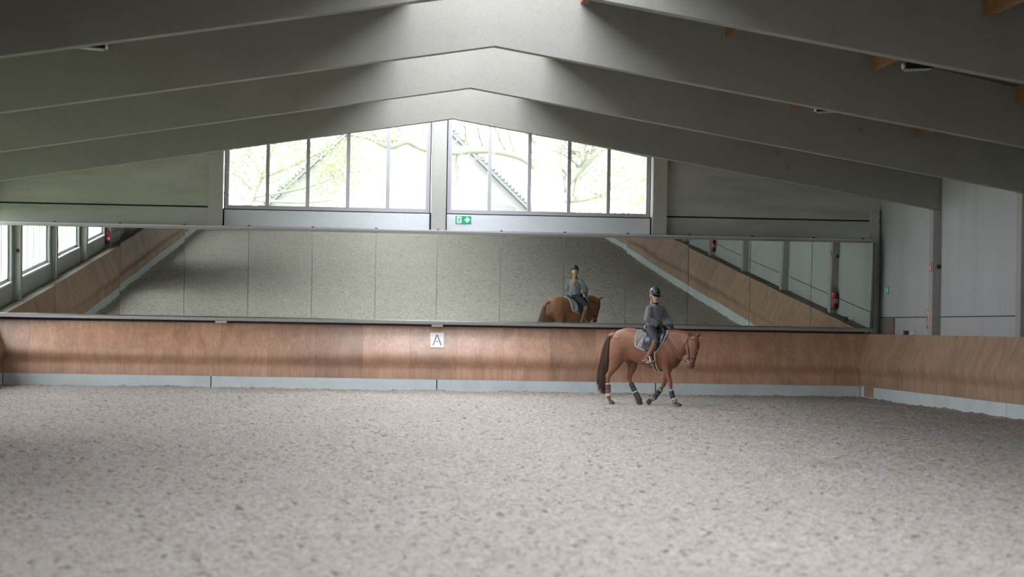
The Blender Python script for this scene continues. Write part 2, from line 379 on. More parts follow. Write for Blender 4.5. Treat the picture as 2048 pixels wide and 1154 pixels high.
# ------------------------------------------------------------------ side walls
def wall_side(sgn):
    nm = 'wall_right' if sgn > 0 else 'wall_left'
    W = empty(nm, (sgn*WX, -30, 0), kind='structure')
    def part(name, x0, x1, y0, y1, z0, z1, mt, bevel=0):
        o = boxo(name, *sorted((sgn*x0, sgn*x1)), y0, y1, z0, z1, mt, None, bevel)
        o.parent = W; o.matrix_parent_inverse = Matrix.Translation((-sgn*WX, 30, 0)); return o
    for k, by in enumerate(BY):
        part('column', 10.38, 10.56, by+.01, by+.31, 0, 4.205, M['column'], .008)
    solid = lambda b: sgn > 0 or b in (4, 5, 9)
    nwin = 0
    for b in range(10):
        y1 = (GY if b == 0 else BY[b-1]+.16); y0 = (BY[b]+.16 if b < 9 else YE-.6)
        if solid(b):
            part('wall_panel', WX, WX+.2, y0, y1-.006, 0, 1.895, M['concrete'])
            part('wall_panel', WX, WX+.2, y0, y1-.006, 1.917, 5.1, M['concrete'])
            part('joint_backing', WX+.02, WX+.19, y0, y1, 1.89, 1.92, M['dark'])
        else:
            part('wall_panel', WX, WX+.2, y0, y1-.006, 0, 1.95, M['concrete'])
            part('wall_panel', WX, WX+.2, y0, y1-.006, 4.12, 5.1, M['concrete'])
            part('wall_panel', WX, WX+.2, y1-.46, y1-.006, 1.95, 4.12, M['concrete'])
            part('wall_panel', WX, WX+.2, y0, y0+.46, 1.95, 4.12, M['concrete'])
            nwin += 1
            wn = empty('window_%d' % (nwin+2), (-WX-.1, (y0+y1)/2, 1.95), kind='structure')
            def wp(name, ya, yb, za, zb, xa, xb, mt):
                o = boxo(name, xa, xb, ya, yb, za, zb, mt); o.parent = wn
                o.matrix_parent_inverse = Matrix.Translation((WX+.1, -(y0+y1)/2, -1.95)); return o
            ya, yb = y0+.46, y1-.46
            wp('window_sill', ya, yb, 1.95, 1.99, -WX-.2, -WX+.03, M['white'])
            wp('window_frame', ya, yb, 1.99, 2.07, -WX-.16, -WX-.08, M['frame']); wp('window_frame', ya, yb, 4.04, 4.12, -WX-.16, -WX-.08, M['frame'])
            wp('window_frame', ya, ya+.09, 2.07, 4.04, -WX-.16, -WX-.08, M['frame']); wp('window_frame', yb-.09, yb, 2.07, 4.04, -WX-.16, -WX-.08, M['frame'])
            n = 5; wv = (yb-ya-.18)/n
            for i in range(n):
                a = ya+.09+i*wv
                wp('pane', a, a+wv, 2.07, 4.04, -WX-.125, -WX-.118, M['glass_side'] if b < 5 else M['glass_far'])
                if i: wp('mullion', a-.03, a+.03, 2.07, 4.04, -WX-.15, -WX-.09, M['frame'])
    return W
wall_side(1); wall_side(-1)

# ------------------------------------------------------------------ gable walls
def gable(sgn, name, face, winbase):
    """sgn=+1: the end with the mirror (inner face at y=face); -1: the far end behind the viewer."""
    W = empty(name, (0, face, 0), kind='structure')
    def part(nm, bm, mt):
        o = mk(nm, bm, mt); o.parent = W; o.matrix_parent_inverse = Matrix.Translation((0, -face, 0)); return o
    def bxp(nm, x0, x1, d0, d1, z0, z1, mt):
        bm = bmesh.new(); a, b = sorted((face+sgn*d0, face+sgn*d1)); box(bm, x0, x1, a, b, z0, z1); return part(nm, bm, mt)
    for cx in (-5.225, -.02, 5.215):
        bxp('pillar', cx-.168, cx+.168, -.2, .2, 0, roof_z(cx)-.02, M['pillar'])
    door = sgn < 0
    for x0, x1 in ((-5.02, -.225), (.185, 5.01)):
        bxp('wall_panel', x0, x1, 0, .2, (0 if not door else 3.2), 4.16, M['spandrel'])
        bxp('joint_backing', x0-.04, x1+.04, .06, .19, 0 if not door else 3.2, 4.19, M['dark'])
        # head panel above the window is hidden by the beam
        bm = bmesh.new(); za, zb = roof_z(x0)-.02, roof_z(x1)-.02
        a, b = sorted((face, face+sgn*.2))
        prism(bm, [(x0, za-.45), (x1, zb-.45), (x1, zb), (x0, za)], 'y', a, b); part('wall_panel', bm, M['concrete'])
        # window
        wn = empty('window_%d' % winbase, ((x0+x1)/2, face+sgn*.1, 4.2), kind='structure'); winbase += 1
        inv = Matrix.Translation(wn.location).inverted()
        def wq(nm, poly, d0, d1, mt):
            bm = bmesh.new(); a, b = sorted((face+sgn*d0, face+sgn*d1)); prism(bm, poly, 'y', a, b)
            o = mk(nm, bm, mt); o.parent = wn; o.matrix_parent_inverse = inv; return o
        top = lambda x: roof_z(x)-.47
        wq('seal', [(x0-.022, 4.19), (x0+.002, 4.19), (x0+.002, top(x0)), (x0-.022, top(x0))], .05, .1, M['dark'])
        wq('seal', [(x1-.002, 4.19), (x1+.022, 4.19), (x1+.022, top(x1)), (x1-.002, top(x1))], .05, .1, M['dark'])
        wq('window_frame', [(x0, 4.185), (x1, 4.185), (x1, 4.27), (x0, 4.27)], .03, .11, M['frame'])
        wq('window_frame', [(x0, 4.27), (x0+.095, 4.27), (x0+.095, top(x0+.095)), (x0, top(x0))], .03, .11, M['frame'])
        wq('window_frame', [(x1-.095, 4.27), (x1, 4.27), (x1, top(x1)), (x1-.095, top(x1-.095))], .03, .11, M['frame'])
        wq('window_frame', [(x0+.095, top(x0+.095)-.08), (x1-.095, top(x1-.095)-.08), (x1-.095, top(x1-.095)), (x0+.095, top(x0+.095))], .03, .11, M['frame'])
        n = 5; wv = (x1-x0-.19+.085)/n
        for i in range(n):
            a0 = x0+.095+i*wv; a1 = a0+wv-.085
            wq('pane', [(a0, 4.27), (a1, 4.27), (a1, top(a1)-.08), (a0, top(a0)-.08)], .065, .072, M['glass'] if sgn > 0 else M['glass_far'])
            if i: wq('mullion', [(a0-.085, 4.27), (a0, 4.27), (a0, top(a0)-.07), (a0-.085, top(a0-.085)-.07)], .03, .11, M['frame'])
    for s in (-1, 1):
        x0, x1 = 5.405*s, 10.3*s
        x0, x1 = 5.405*s, 10.76*s; xa, xb = min(x0, x1), max(x0, x1)
        bxp('wall_panel', xa, xb, 0, .2, 0, 4.195, M['concrete_cast'])
        bm = bmesh.new(); a, b = sorted((face, face+sgn*.2))
        prism(bm, [(xa, 4.235), (xb, 4.235), (xb, roof_z(xb)-.02), (xa, roof_z(xa)-.02)], 'y', a, b); part('wall_panel', bm, M['concrete_cast'])
        bm = bmesh.new(); ya_, yb_ = sorted((face+sgn*.04, face+sgn*.19))
        ex = sorted((5.38*s, 10.75*s)); prism(bm, [(ex[0], 0), (ex[1], 0), (ex[1], roof_z(ex[1])-.03), (ex[0], roof_z(ex[0])-.03)], 'y', ya_, yb_); part('joint_backing', bm, M['dark'])
        xa, xb = sorted((10.31*s, 10.49*s)); bxp('corner_post', xa, xb, -.2, .1, 0, 4.44, M['pillar'])
        bxp('post_cap', xa-.01, xb+.01, -.21, .1, 4.44, 4.475, M['frame'])
    return winbase, bxp, part
gable(1, 'wall_front', GY, 1)
_, bxb, _ = gable(-1, 'wall_back', YE-.6, 20)
# glazed doors in the far end wall (behind the viewer; they light the far floor seen in the mirror)
for i, (x0, x1) in enumerate(((-5.02, -.225), (.185, 5.01))):
    dr = empty('door_%d' % (i+1), ((x0+x1)/2, YE-.7, 0), kind='structure'); inv = Matrix.Translation(dr.location).inverted()
    for nm, a in (('door_frame', (x0, x1, 0, .12)), ('door_frame', (x0, x1, 3.08, 3.2)), ('door_frame', (x0, x0+.12, .12, 3.08)), ('door_frame', (x1-.12, x1, .12, 3.08)), ('door_frame', ((x0+x1)/2-.06, (x0+x1)/2+.06, .12, 3.08))):
        o = boxo(nm, a[0], a[1], YE-.78, YE-.66, a[2], a[3], M['frame']); o.parent = dr; o.matrix_parent_inverse = inv
    for a, b in ((x0+.12, (x0+x1)/2-.06), ((x0+x1)/2+.06, x1-.12)):
        o = boxo('pane', a, b, YE-.725, YE-.715, .12, 3.08, M['glass_far']); o.parent = dr; o.matrix_parent_inverse = inv

# ------------------------------------------------------------------ plinth blocks (the setting) and kickboards
def plinth(name, joints, place, mt):
    W = empty(name, (0, 0, 0), kind='structure')
    for a, b in zip(joints, joints[1:]):
        bm = bmesh.new(); box(bm, *place(min(a, b)+.012, max(a, b)-.012), -.05, .282)
        bmesh.ops.bevel(bm, geom=[e for e in bm.edges], offset=.008, segments=1, affect='EDGES')
        mk('concrete_block', bm, mt, W)
    bm = bmesh.new(); p = place(min(joints), max(joints)); cx = .02
    q_ = list(p)
    if p[1]-p[0] > p[3]-p[2]: q_[2] += (cx if p[2] > -30 else 0); q_[3] -= (0 if p[2] > -30 else cx)
    else:
        if p[0] > 0: q_[0] += cx
        else: q_[1] -= cx
    box(bm, *q_, -.05, .275); mk('joint_filler', bm, M['dark'], W)
plinth('baseboard_front', [-9.96, -5.22, -.01, 5.12, 10.0], lambda a, b: (a, b, 0, .22), M['plinth'])
plinth('baseboard_back', [-9.96, -5.22, -.01, 5.12, 10.0], lambda a, b: (a, b, YE-.2, YE), M['plinth'])
yj = [.2, -.36, -5.06, -11.42] + [-11.42-6.18*i for i in range(1, 8)] + [YE]
plinth('baseboard_right', yj, lambda a, b: (10.0, 10.2, a, b), M['plinth'])
plinth('baseboard_left', yj, lambda a, b: (-10.16, -9.96, a, b), M['plinth'])
tag(boxo('plywood_board', 9.988, 10.0, -1.25, -.40, .045, .278, M['patch'], None, .003), 'small plywood board on the right plinth next to the far corner', 'board')

def kick(name, x0, x1, axis, off, sgn, mt, label, width=1.09, first=None, rot=0):
    """panels of the S-curved board; axis 'x' runs along X at y=off (sgn outward), axis 'y' runs along Y at x=off."""
    T = empty(name, (0, 0, 0), label, kind='structure')
    a = x0; pos = [x0]; nxt = first if first is not None else x0+width
    while nxt < x1-.02: pos.append(nxt); nxt += width
    pos.append(x1); cache = {}
    for i, (p, q_) in enumerate(zip(pos, pos[1:])):
        L = q_-p-.0035; interior = 0 < i < len(pos)-2
        key = round(L, 3) if interior else None
        if key and key in cache: o = link('panel', cache[key], None, T)
        else:
            bm = bmesh.new(); th = .018
            pts = [(sgn*u, z) for u, z in PROF]; back = [(sgn*(u+th), z) for u, z in PROF][::-1]
            poly = pts+back; n = len(PROF)
            # the outer ends are cut along the mitre so that neighbouring walls meet
            def X(t, u):
                if i == 0 and t == 0: return -u*sgn
                if i == len(pos)-2 and t == 1: return L+.0035+u*sgn
                return t*L+.003*0
            rings = []
            for t in (0, 1):
                r = []
                for (u, z) in poly:
                    xx = X(t, u)
                    r.append(bm.verts.new((xx, u, z) if axis == 'x' else (u, xx, z)))
                rings.append(r)
            A, B = rings; nn = len(poly)
            for j in range(nn): bm.faces.new([A[j], B[j], B[(j+1) % nn], A[(j+1) % nn]])
            for R_ in (A, B):
                for j in range(n-1): bm.faces.new([R_[j], R_[j+1], R_[nn-2-j], R_[nn-1-j]])
            o = mk('panel', bm, mt, T)
            for f in o.data.polygons: f.use_smooth = True
            o.data.set_sharp_from_angle(angle=.6)
            if key: cache[key] = o.data
        o.location = (p, off, 0) if axis == 'x' else (off, p, 0)
    # batten behind the joints
    bm = bmesh.new(); o_ = .03*sgn
    pts = [(off+sgn*(u+.022), z) for u, z in PROF]+[(off+sgn*(u+.03), z) for u, z in PROF][::-1]
    n = len(PROF); nn = 2*n
    R = []
    for t in (x0+.05, x1-.05): R.append([bm.verts.new((t, u, z) if axis == 'x' else (u, t, z)) for u, z in pts])
    for j in range(nn): bm.faces.new([R[0][j], R[1][j], R[1][(j+1) % nn], R[0][(j+1) % nn]])
    mk('backing', bm, M['dark'], T)
    # ledge from the top edge back to the wall
    bm = bmesh.new(); d0, d1 = .212, (.545 if axis == 'y' else .58)
    if sgn*off < 0 and axis == 'y': d1 = .58
    a_, b_ = sorted((off+sgn*d0, off+sgn*d1))
    (box(bm, x0-.2, x1+.2, a_, b_, 1.485, 1.505) if axis == 'x' else box(bm, a_, b_, x0-.2, x1+.2, 1.485, 1.505))
    mk('ledge', bm, M['ledge'], T)
    return T
kick('trim_1', -9.96, 10.0, 'x', 0, 1, M['kick'], 'curved reddish wooden kickboard below the long mirror', 1.09, -9.37)
kick('trim_2', YE, 0, 'y', 10.0, 1, M['kick_side'], 'curved brown wooden kickboard along the right wall', 1.09, YE+.58)
kick('trim_3', YE, 0, 'y', -9.96, -1, M['kick_side'], 'curved wooden kickboard along the left wall, seen mostly in the mirror', 1.09, YE+.58)
kick('trim_4', -9.96, 10.0, 'x', YE, -1, M['kick'], 'curved wooden kickboard at the far end of the arena seen in the mirror')

# ------------------------------------------------------------------ mirror wall
MR = empty('wall_mirror', (0, .1, 1.64), 'long wall mirror of tall panes tilted forward above the kickboard', 'mirror')
AL = math.radians(3.1)
pj = [-10.28, -8.84, -7.36, -5.89, -4.42, -2.95, -1.48, -.05, 1.43, 2.92, 4.40, 5.87, 7.34, 8.81, 10.27]
for i, (a, b) in enumerate(zip(pj, pj[1:])):
    cx = (a+b)/2; t = (cx+9.6)/19.2
    be = math.radians(-.72+t*1.0); al = math.radians(3.0+.22*min(1, t*2)+random.uniform(-.03, .03))
    wdt = (b-a)/2-.0045; hh = 2.02/2
    bm = bmesh.new(); box(bm, -wdt, wdt, -.004, .004, -hh, hh)
    o = mk('mirror_pane', bm, M['mirror'], MR)
    # rotate: top leans into the hall (towards -Y), slight turn
    o.rotation_mode = 'ZXY'
    R_ = Matrix.Rotation(be, 3, 'Z') @ Matrix.Rotation(al, 3, 'X')
    o.rotation_mode = 'QUATERNION'; o.rotation_quaternion = R_.to_quaternion()
    o.location = (cx, .10-math.sin(al)*hh*1.0, hh+.005)
def mp(name, x0, x1, y0, y1, z0, z1, mt, bevel=0):
    o = boxo(name, x0, x1, y0-.1, y1-.1, z0-1.64, z1-1.64, mt, MR, bevel); return o
mp('bottom_rail', -10.30, 10.28, .0, .26, 1.557, 1.638, M['steel'], .006)
mp('rail_backing', -10.30, 10.1, .14, .24, 1.51, 1.557, M['dark'])
for x in (-5.02, -.02, 5.1): mp('rail_bracket', x-.13, x+.13, .02, .14, 1.508, 1.557, M['frame'])
mp('top_rail', -10.30, 10.29, -.06, .04, 3.66, 3.755, M['steel'], .004)
mp('top_rail_trim', -10.30, 10.29, -.07, -.058, 3.715, 3.745, M['frame'])
mp('side_strip', 10.275, 10.29, .06, .12, 1.64, 3.66, M['black'])
mp('back_frame', -10.2, 9.4, .25, .31, 1.64, 3.7, M['frame'])
for x in pj[1:-1]+[10.0]: mp('clip', x-.03, x+.03, -.05, .0, 3.755, 3.775, M['black'])
# posts that carry the rail
for x in (-9.5, -5.22, -.02, 5.21, 9.5): mp('support', x-.04, x+.04, .33, .42, 1.60, 3.6, M['frame'])

# ------------------------------------------------------------------ signs
sg = empty('letter_sign', (-.015, -.03, 1.2), 'white arena letter sign reading A on the kickboard below the mirror', 'sign')
# the board leans back here: sign lies on the slope
sl = math.atan2(.188-.018, 1.42-1.05)
sg.location = (-.018, .075, 1.19); sg.rotation_euler = (-sl, 0, 0)
boxo('sign_plate', -.155, .155, -.012, -.004, -.19, .19, M['white'], sg, .002)
bm = bmesh.new()
def stroke(bm, p, q_, wd, y0, y1):
    p = Vector(p); q_ = Vector(q_); d = (q_-p).normalized(); n = Vector((-d.y, d.x))*wd/2
    prism(bm, [tuple(p+n), tuple(p-n), tuple(q_-n), tuple(q_+n)], 'y', y0, y1)
for s in (-1, 1): stroke(bm, (s*.095, -.135), (s*.008, .125), .022, -.0150, -.012)
prism(bm, [(-.019, .115), (.019, .115), (.012, .137), (-.012, .137)], 'y', -.0152, -.012)
stroke(bm, (-.035, -.038), (.035, -.038), .016, -.0150, -.012)
mk('letter_A', bm, M['letterbrown'], sg)

ex = empty('exit_sign', (.575, GY-.012, 4.035), 'green emergency exit sign with running figure and right arrow under the gable window', 'sign')
boxo('sign_plate', -.185, .185, -.008, .012, -.09, .09, M['green'], ex, .002)
bm = bmesh.new(); Y0, Y1 = -.0105, -.008
prism(bm, [(-.155, -.082), (-.045, -.082), (-.045, .078), (-.155, .078)], 'y', Y0, Y1)
mk('white_doorway', bm, M['white'], ex); bm = bmesh.new()
prism(bm, [(.03, -.022), (.085, -.022), (.055, -.062), (.095, -.062), (.165, .002), (.095, .066), (.055, .066), (.085, .026), (.03, .026)], 'y', Y0, Y1)
mk('white_arrow', bm, M['white'], ex)
bm = bmesh.new(); Y0, Y1 = -.0125, -.0105
cyl(bm, (-.083, Y0, .052), (-.083, Y1, .052), .0115, seg=12)
for p, q_, wd in (((-.09, .036), (-.105, -.012), .024), ((-.085, .03), (-.05, .004), .010), ((-.095, .032), (-.13, .018), .010), ((-.13, .018), (-.137, -.006), .009),
                  ((-.105, -.008), (-.115, -.05), .014), ((-.115, -.05), (-.15, -.055), .011), ((-.10, -.01), (-.082, -.045), .013), ((-.082, -.045), (-.072, -.078), .011)):
    stroke(bm, p, q_, wd, Y0, Y1)
mk('running_figure', bm, M['green'], ex)

def wallsign(nm, y, z, wd, hg, mt, label, kind):
    s = empty(nm, (0, 0, 0), label, 'sign'); return s
gs = empty('exit_sign', (WX-.006, -.15, 2.545), 'small green exit sign on the right concrete wall between mirror and column', 'sign')
boxo('sign_plate', -.008, .006, -.19, .19, -.095, .095, M['green'], gs)
bm = bmesh.new()
prism(bm, [(.05, -.08), (.165, -.08), (.165, .08), (.05, .08)], 'x', -.0105, -.008)
mk('white_doorway', bm, M['white'], gs); bm = bmesh.new()
prism(bm, [(-.165, .0), (-.09, -.065), (-.06, -.065), (-.09, -.02), (-.03, -.02), (-.03, .02), (-.09, .02), (-.06, .065), (-.09, .065)], 'x', -.0105, -.008)
mk('white_arrow', bm, M['white'], gs)
bm = bmesh.new()
cyl(bm, (-.0125, .10, .055), (-.0105, .10, .055), .012, seg=10)
prism(bm, [(.09, .035), (.115, .03), (.13, -.03), (.145, -.065), (.13, -.07), (.105, -.02), (.08, -.07), (.068, -.062), (.095, -.01), (.07, .01)], 'x', -.0125, -.0105)
mk('running_figure', bm, M['green'], gs)
rs = empty('fire_extinguisher_sign', (10.374, BY[0]+.16, 2.985), 'small red fire extinguisher sign on the column side above the extinguisher', 'sign')
boxo('sign_plate', -.006, .004, -.1, .1, -.1, .1, M['signred'], rs)
bm = bmesh.new()
prism(bm, [(-.05, -.08), (-.005, -.08), (-.005, .03), (-.02, .05), (-.05, .05)], 'x', -.008, -.006)
prism(bm, [(-.04, .055), (.03, .075), (.03, .085), (-.04, .068)], 'x', -.008, -.006)
prism(bm, [(.03, -.07), (.06, -.07), (.07, -.02), (.055, .03), (.045, -.01), (.035, .0)], 'x', -.008, -.006)
mk('white_symbol', bm, M['white'], rs)

# ------------------------------------------------------------------ fire extinguishers
def extinguisher(loc, label, rz=0):
    e = empty('fire_extinguisher', loc, label, 'fire extinguisher', 'red fire extinguishers', rz=rz)
    bm = bmesh.new(); limb(bm, [(0, 0, .0, .07, .07), (0, 0, .02, .083, .083), (0, 0, .06, .085, .085), (0, 0, .34, .085, .085), (0, 0, .40, .07, .07), (0, 0, .43, .03, .03)], (0, 1, 0), 3, 20)
    mk('cylinder', bm, M['red'], e, True)
    bm = bmesh.new(); cyl(bm, (0, 0, -.012), (0, 0, .045), .087, seg=20); mk('foot_ring', bm, M['black'], e)
    bm = bmesh.new(); cyl(bm, (0, 0, .42), (0, 0, .475), .022); box(bm, -.012, .012, -.02, .09, .47, .485); box(bm, -.012, .012, -.02, .085, .495, .508); mk('valve_handle', bm, M['black'], e)
    bm = bmesh.new(); tube(bm, [(0, -.02, .46), (.0, -.085, .44), (.0, -.105, .34), (.0, -.10, .18)], .009); cyl(bm, (0, -.10, .18), (0, -.10, .10), .012, .017, 10); mk('hose', bm, M['black'], e)
    bm = bmesh.new()
    for a0 in range(4):
        a1 = -PI*.75+a0*.1*PI
        p = [(.0865*math.cos(t), .0865*math.sin(t)) for t in (a1, a1+.1*PI)]
        v = [bm.verts.new((x, y, z)) for (x, y), z in ((p[0], .12), (p[1], .12), (p[1], .24), (p[0], .24))]; bm.faces.new(v)
    mk('label_strip', bm, M['white'], e)
    boxo('wall_bracket', -.03, .03, .085, .1, .15, .4, M['steel'], e)
    return e
extinguisher((10.465, BY[0]+.42, 1.66), 'red fire extinguisher on the first column of the right wall, beside the mirror end', PI)
extinguisher((10.465, BY[3]+.42, 1.66), 'red fire extinguisher on a farther column of the right wall, seen only in the mirror', PI)
extinguisher((-10.46, BY[3]+.42, 1.66), 'red fire extinguisher on the left wall, seen only at the left in the mirror', PI)
for (x, y, z, lb) in ((10.50, BY[0]-.03, 2.98, 'black round fitting on the front of the right wall column'), (10.50, BY[0]+.34, 2.98, 'black round fitting on the back of the right wall column, seen in the mirror'),
                      (-10.45, BY[0]+.35, 2.75, 'black round fitting on the nearest left wall column in the mirror'), (-10.45, BY[1]+.35, 3.05, 'black round fitting on the second left wall column in the mirror')):
    e = empty('wall_fitting', (x, y, z), lb, 'fitting', 'black round wall fittings')
    bm = bmesh.new(); ball(bm, (0, 0, 0), .045); mk('dome', bm, M['black'], e, True)
    bm = bmesh.new(); s = 1 if 'front' in lb else -1; cyl(bm, (0, 0, 0), (0, s*.045, 0), .035); mk('base', bm, M['black'], e)

# things on the ledge of the right wall
e = empty('paint_can', (10.36, -2.72, 1.506), 'small rusty brown can standing on the right kickboard ledge', 'can')
bm = bmesh.new(); cyl(bm, (0, 0, 0), (0, 0, .085), .06, seg=20); mk('body', bm, M['can'], e, True)
bm = bmesh.new(); cyl(bm, (0, 0, .08), (0, 0, .095), .065, seg=20); mk('rim', bm, M['black'], e)
e = empty('plastic_bottle', (10.42, -3.05, 1.506), 'small white bottle beside the rusty can on the ledge', 'bottle')
bm = bmesh.new(); limb(bm, [(0, 0, 0, .025, .025), (0, 0, .05, .026, .026), (0, 0, .065, .012, .012), (0, 0, .075, .012, .012)], n=2, seg=12); mk('body', bm, M['white'], e, True)
tag(boxo('leaning_board', 10.525, 10.556, -.93, .14, 1.506, 1.885, M['leanboard'], None, .003), 'brown board leaning against the right wall on the kickboard ledge', 'board')

# ------------------------------------------------------------------ floodlights and cable under the roof
def flood(x, y, z, s, label):
    e = empty('floodlight', (x, y, z), label, 'lamp', 'unlit floodlights under the roof')
    bm = bmesh.new(); prism(bm, [(0, -.02), (.42*s, .0), (.44*s, .05), (.3*s, .09), (.05*s, .12), (0, .08)], 'y', -.14, .14); mk('housing', bm, M['black'], e)
    bm = bmesh.new()
    for i in range(7): box(bm, *sorted((s*(.06+.04*i), s*(.068+.04*i))), -.13, .13, .07, .15)
    mk('cooling_fin', bm, M['black'], e); e.children[-1]['kind'] = 'stuff'
    bm = bmesh.new(); prism(bm, [(.03*s, -.035), (.39*s, -.01), (.39*s, .002), (.03*s, -.018)], 'y', -.12, .12); mk('lens', bm, M['bulb'], e)
    bm = bmesh.new(); cyl(bm, (-.03*s, 0, .03), (.03*s, 0, .03), .045, seg=14); mk('sensor', bm, M['white'], e)
    bm = bmesh.new(); box(bm, *sorted((.15*s, .18*s)), -.01, .01, .1, roof_z(x+.2*s)-z+.01); mk('hanger', bm, M['black'], e)
flood(6.06, -18.9, 5.52, 1, 'unlit floodlight under the right roof beside a timber purlin, nearest the top')
flood(5.93+.12, -12.8, 5.46, 1, 'unlit floodlight under the right roof between second and third beams')
flood(-5.83, -18.9, 5.50, -1, 'unlit floodlight under the left roof near the top left')
bm = bmesh.new(); tube(bm, [(6.4, -23.08, beam_z(6.4)+.02), (8.1, -23.07, beam_z(8.1)-.015), (9.6, -23.07, beam_z(9.6)-.01), (10.3, -23.07, beam_z(10.3)+.03)], .012)
tag(mk('cable', bm, M['cable']), 'black cable running along the lower edge of the near right roof beam', 'cable')
#PART2
# ------------------------------------------------------------------ horse (local: x forward, y to its left, z up)
HX, HY, HH = 4.005, -7.40, math.radians(-32)
def at_horse(name, label, cat, group=None):
    return empty(name, (HX, HY, 0), label, cat, group, rz=HH)
horse = at_horse('horse', 'chestnut horse walking to the right with arched neck and lowered head', 'horse')
bm = bmesh.new()
# trunk: (x, top, bottom, half width)
TR = [(-.93, 1.36, 1.10, .07), (-.86, 1.44, 1.00, .16), (-.74, 1.51, .95, .235), (-.60, 1.548, .93, .272), (-.45, 1.54, .90, .272), (-.30, 1.50, .84, .285),
      (-.12, 1.46, .77, .298), (.05, 1.45, .725, .298), (.20, 1.475, .71, .275), (.32, 1.50, .725, .245), (.44, 1.47, .77, .22), (.53, 1.38, .87, .185), (.59, 1.24, .98, .11)]
limb(bm, [(x, 0, (a+b)/2, (a-b)/2, w_) for x, a, b, w_ in TR], (0, 1, 0), 4, 28)
trunk_me = bpy.data.meshes.new('t'); bm.to_mesh(trunk_me)
trunk = BVHTree.FromPolygons([v.co.copy() for v in trunk_me.vertices], [tuple(p.vertices) for p in trunk_me.polygons]); bpy.data.meshes.remove(trunk_me)
# neck
limb(bm, [(.16, 0, 1.15, .34, .19), (.34, -.02, 1.185, .335, .175), (.50, -.065, 1.235, .30, .14), (.65, -.12, 1.275, .255, .112), (.77, -.17, 1.30, .205, .095), (.87, -.21, 1.285, .145, .085), (.92, -.225, 1.27, .10, .07)], (0, 1, 0), 4, 24)
# head
hf = Vector((.92, -.39, 0)); hl = Vector((.39, .92, 0)); P0 = Vector((.921, -.228, 0))
HD = [(1.425, .0, .05, .045), (1.385, .0, .10, .075), (1.33, -.005, .135, .095), (1.26, .0, .150, .104), (1.19, -.005, .156, .100), (1.12, -.012, .146, .088),
      (1.05, -.014, .122, .074), (.98, -.016, .098, .062), (.91, -.026, .079, .056), (.86, -.036, .071, .055), (.82, -.045, .068, .057), (.785, -.056, .058, .052), (.765, -.06, .035, .033)]
hp = []
for z, d, ra, rb in HD:
    c_ = P0 + hf*d; hp.append((c_.x, c_.y, z, ra*1.06, rb*1.08))
limb(bm, hp, hl, 3, 22)
# cheek rounds and eye ridges
for s in (-1, 1):
    ball(bm, P0+hl*s*.058+hf*(-.045)+Vector((0, 0, 1.19)), .088, .045, .095)
    ball(bm, P0+hl*s*.078+hf*.055+Vector((0, 0, 1.275)), .035, .03, .028)
# ears
def ear(b, t):
    b = Vector(b); t = Vector(t); m_ = b.lerp(t, .45)
    limb(bm, [(*b, .034, .034), (*m_, .038, .028), (*b.lerp(t, .8), .026, .018), (*t, .008, .007)], hf, 3, 10)
eb = P0+Vector((0, 0, 1.375))
ear(eb+hl*.06, eb+hl*.165+hf*.085+Vector((0, 0, .095)))
ear(eb-hl*.06, eb-hl*.115-hf*.06+Vector((0, 0, .09)))
# hind quarters and legs: (x, y, z, ra, rb)
w_ = -.155
limb(bm, [(-.68, -.10, 1.34, .17, .14), (-.71, -.125, 1.20, .205, .15), (-.735, w_, 1.03, .185, .135), (-.77, w_, .88, .145, .105), (-.83, w_, .745, .092, .075), (-.895, w_, .64, .062, .052), (-.937, w_, .575, .060, .044),
          (-.945, w_, .50, .044, .036), (-.943, w_, .42, .034, .031), (-.94, w_, .24, .031, .030), (-.925, w_, .155, .040, .038), (-.90, w_, .095, .031, .031), (-.885, w_, .06, .038, .036)], (0, 1, 0), 4, 20)
ball(bm, (-.60, -.125, 1.06), .15, .10, .20)          # stifle
limb(bm, [(-.62, .10, 1.34, .18, .14), (-.62, .13, 1.16, .20, .15), (-.58, .155, .97, .175, .125), (-.555, .16, .84, .125, .09), (-.565, .16, .72, .088, .068), (-.60, .16, .62, .062, .05), (-.622, .16, .555, .058, .043),
          (-.60, .16, .48, .043, .035), (-.565, .16, .41, .034, .031), (-.48, .16, .26, .031, .030), (-.415, .16, .14, .039, .037), (-.395, .16, .085, .031, .031), (-.388, .16, .055, .036, .034)], (0, 1, 0), 4, 20)
# forelegs
limb(bm, [(.30, -.12, 1.22, .15, .09), (.30, -.15, 1.05, .16, .10), (.30, -.15, .90, .125, .085), (.32, -.14, .77, .085, .065), (.36, -.14, .64, .062, .052), (.405, -.14, .50, .046, .042), (.42, -.14, .44, .048, .044),
          (.43, -.14, .385, .035, .034), (.444, -.14, .30, .029, .028), (.475, -.14, .18, .029, .028), (.503, -.14, .115, .038, .036), (.545, -.14, .07, .030, .030), (.565, -.14, .052, .034, .034)], (0, 1, 0), 4, 20)
limb(bm, [(.30, .12, 1.2, .15, .09), (.29, .15, 1.03, .15, .10), (.27, .15, .88, .125, .085), (.24, .14, .74, .088, .065), (.205, .14, .60, .060, .050), (.172, .14, .475, .046, .042), (.155, .14, .425, .048, .044),
          (.125, .14, .37, .035, .034), (.07, .14, .30, .029, .028), (-.02, .14, .185, .029, .028), (-.07, .14, .128, .038, .036), (-.118, .14, .097, .030, .030), (-.135, .14, .088, .034, .034)], (0, 1, 0), 4, 20)
# breast muscles
for s in (-1, 1): ball(bm, (.46, s*.095, 1.02), .12, .10, .17)
body = fuse(bm, .012, 7)
tree = BVHTree.FromPolygons([v.co.copy() for v in body.vertices], [tuple(p.vertices) for p in body.polygons])
link('body', body, M['coat'], horse, True)
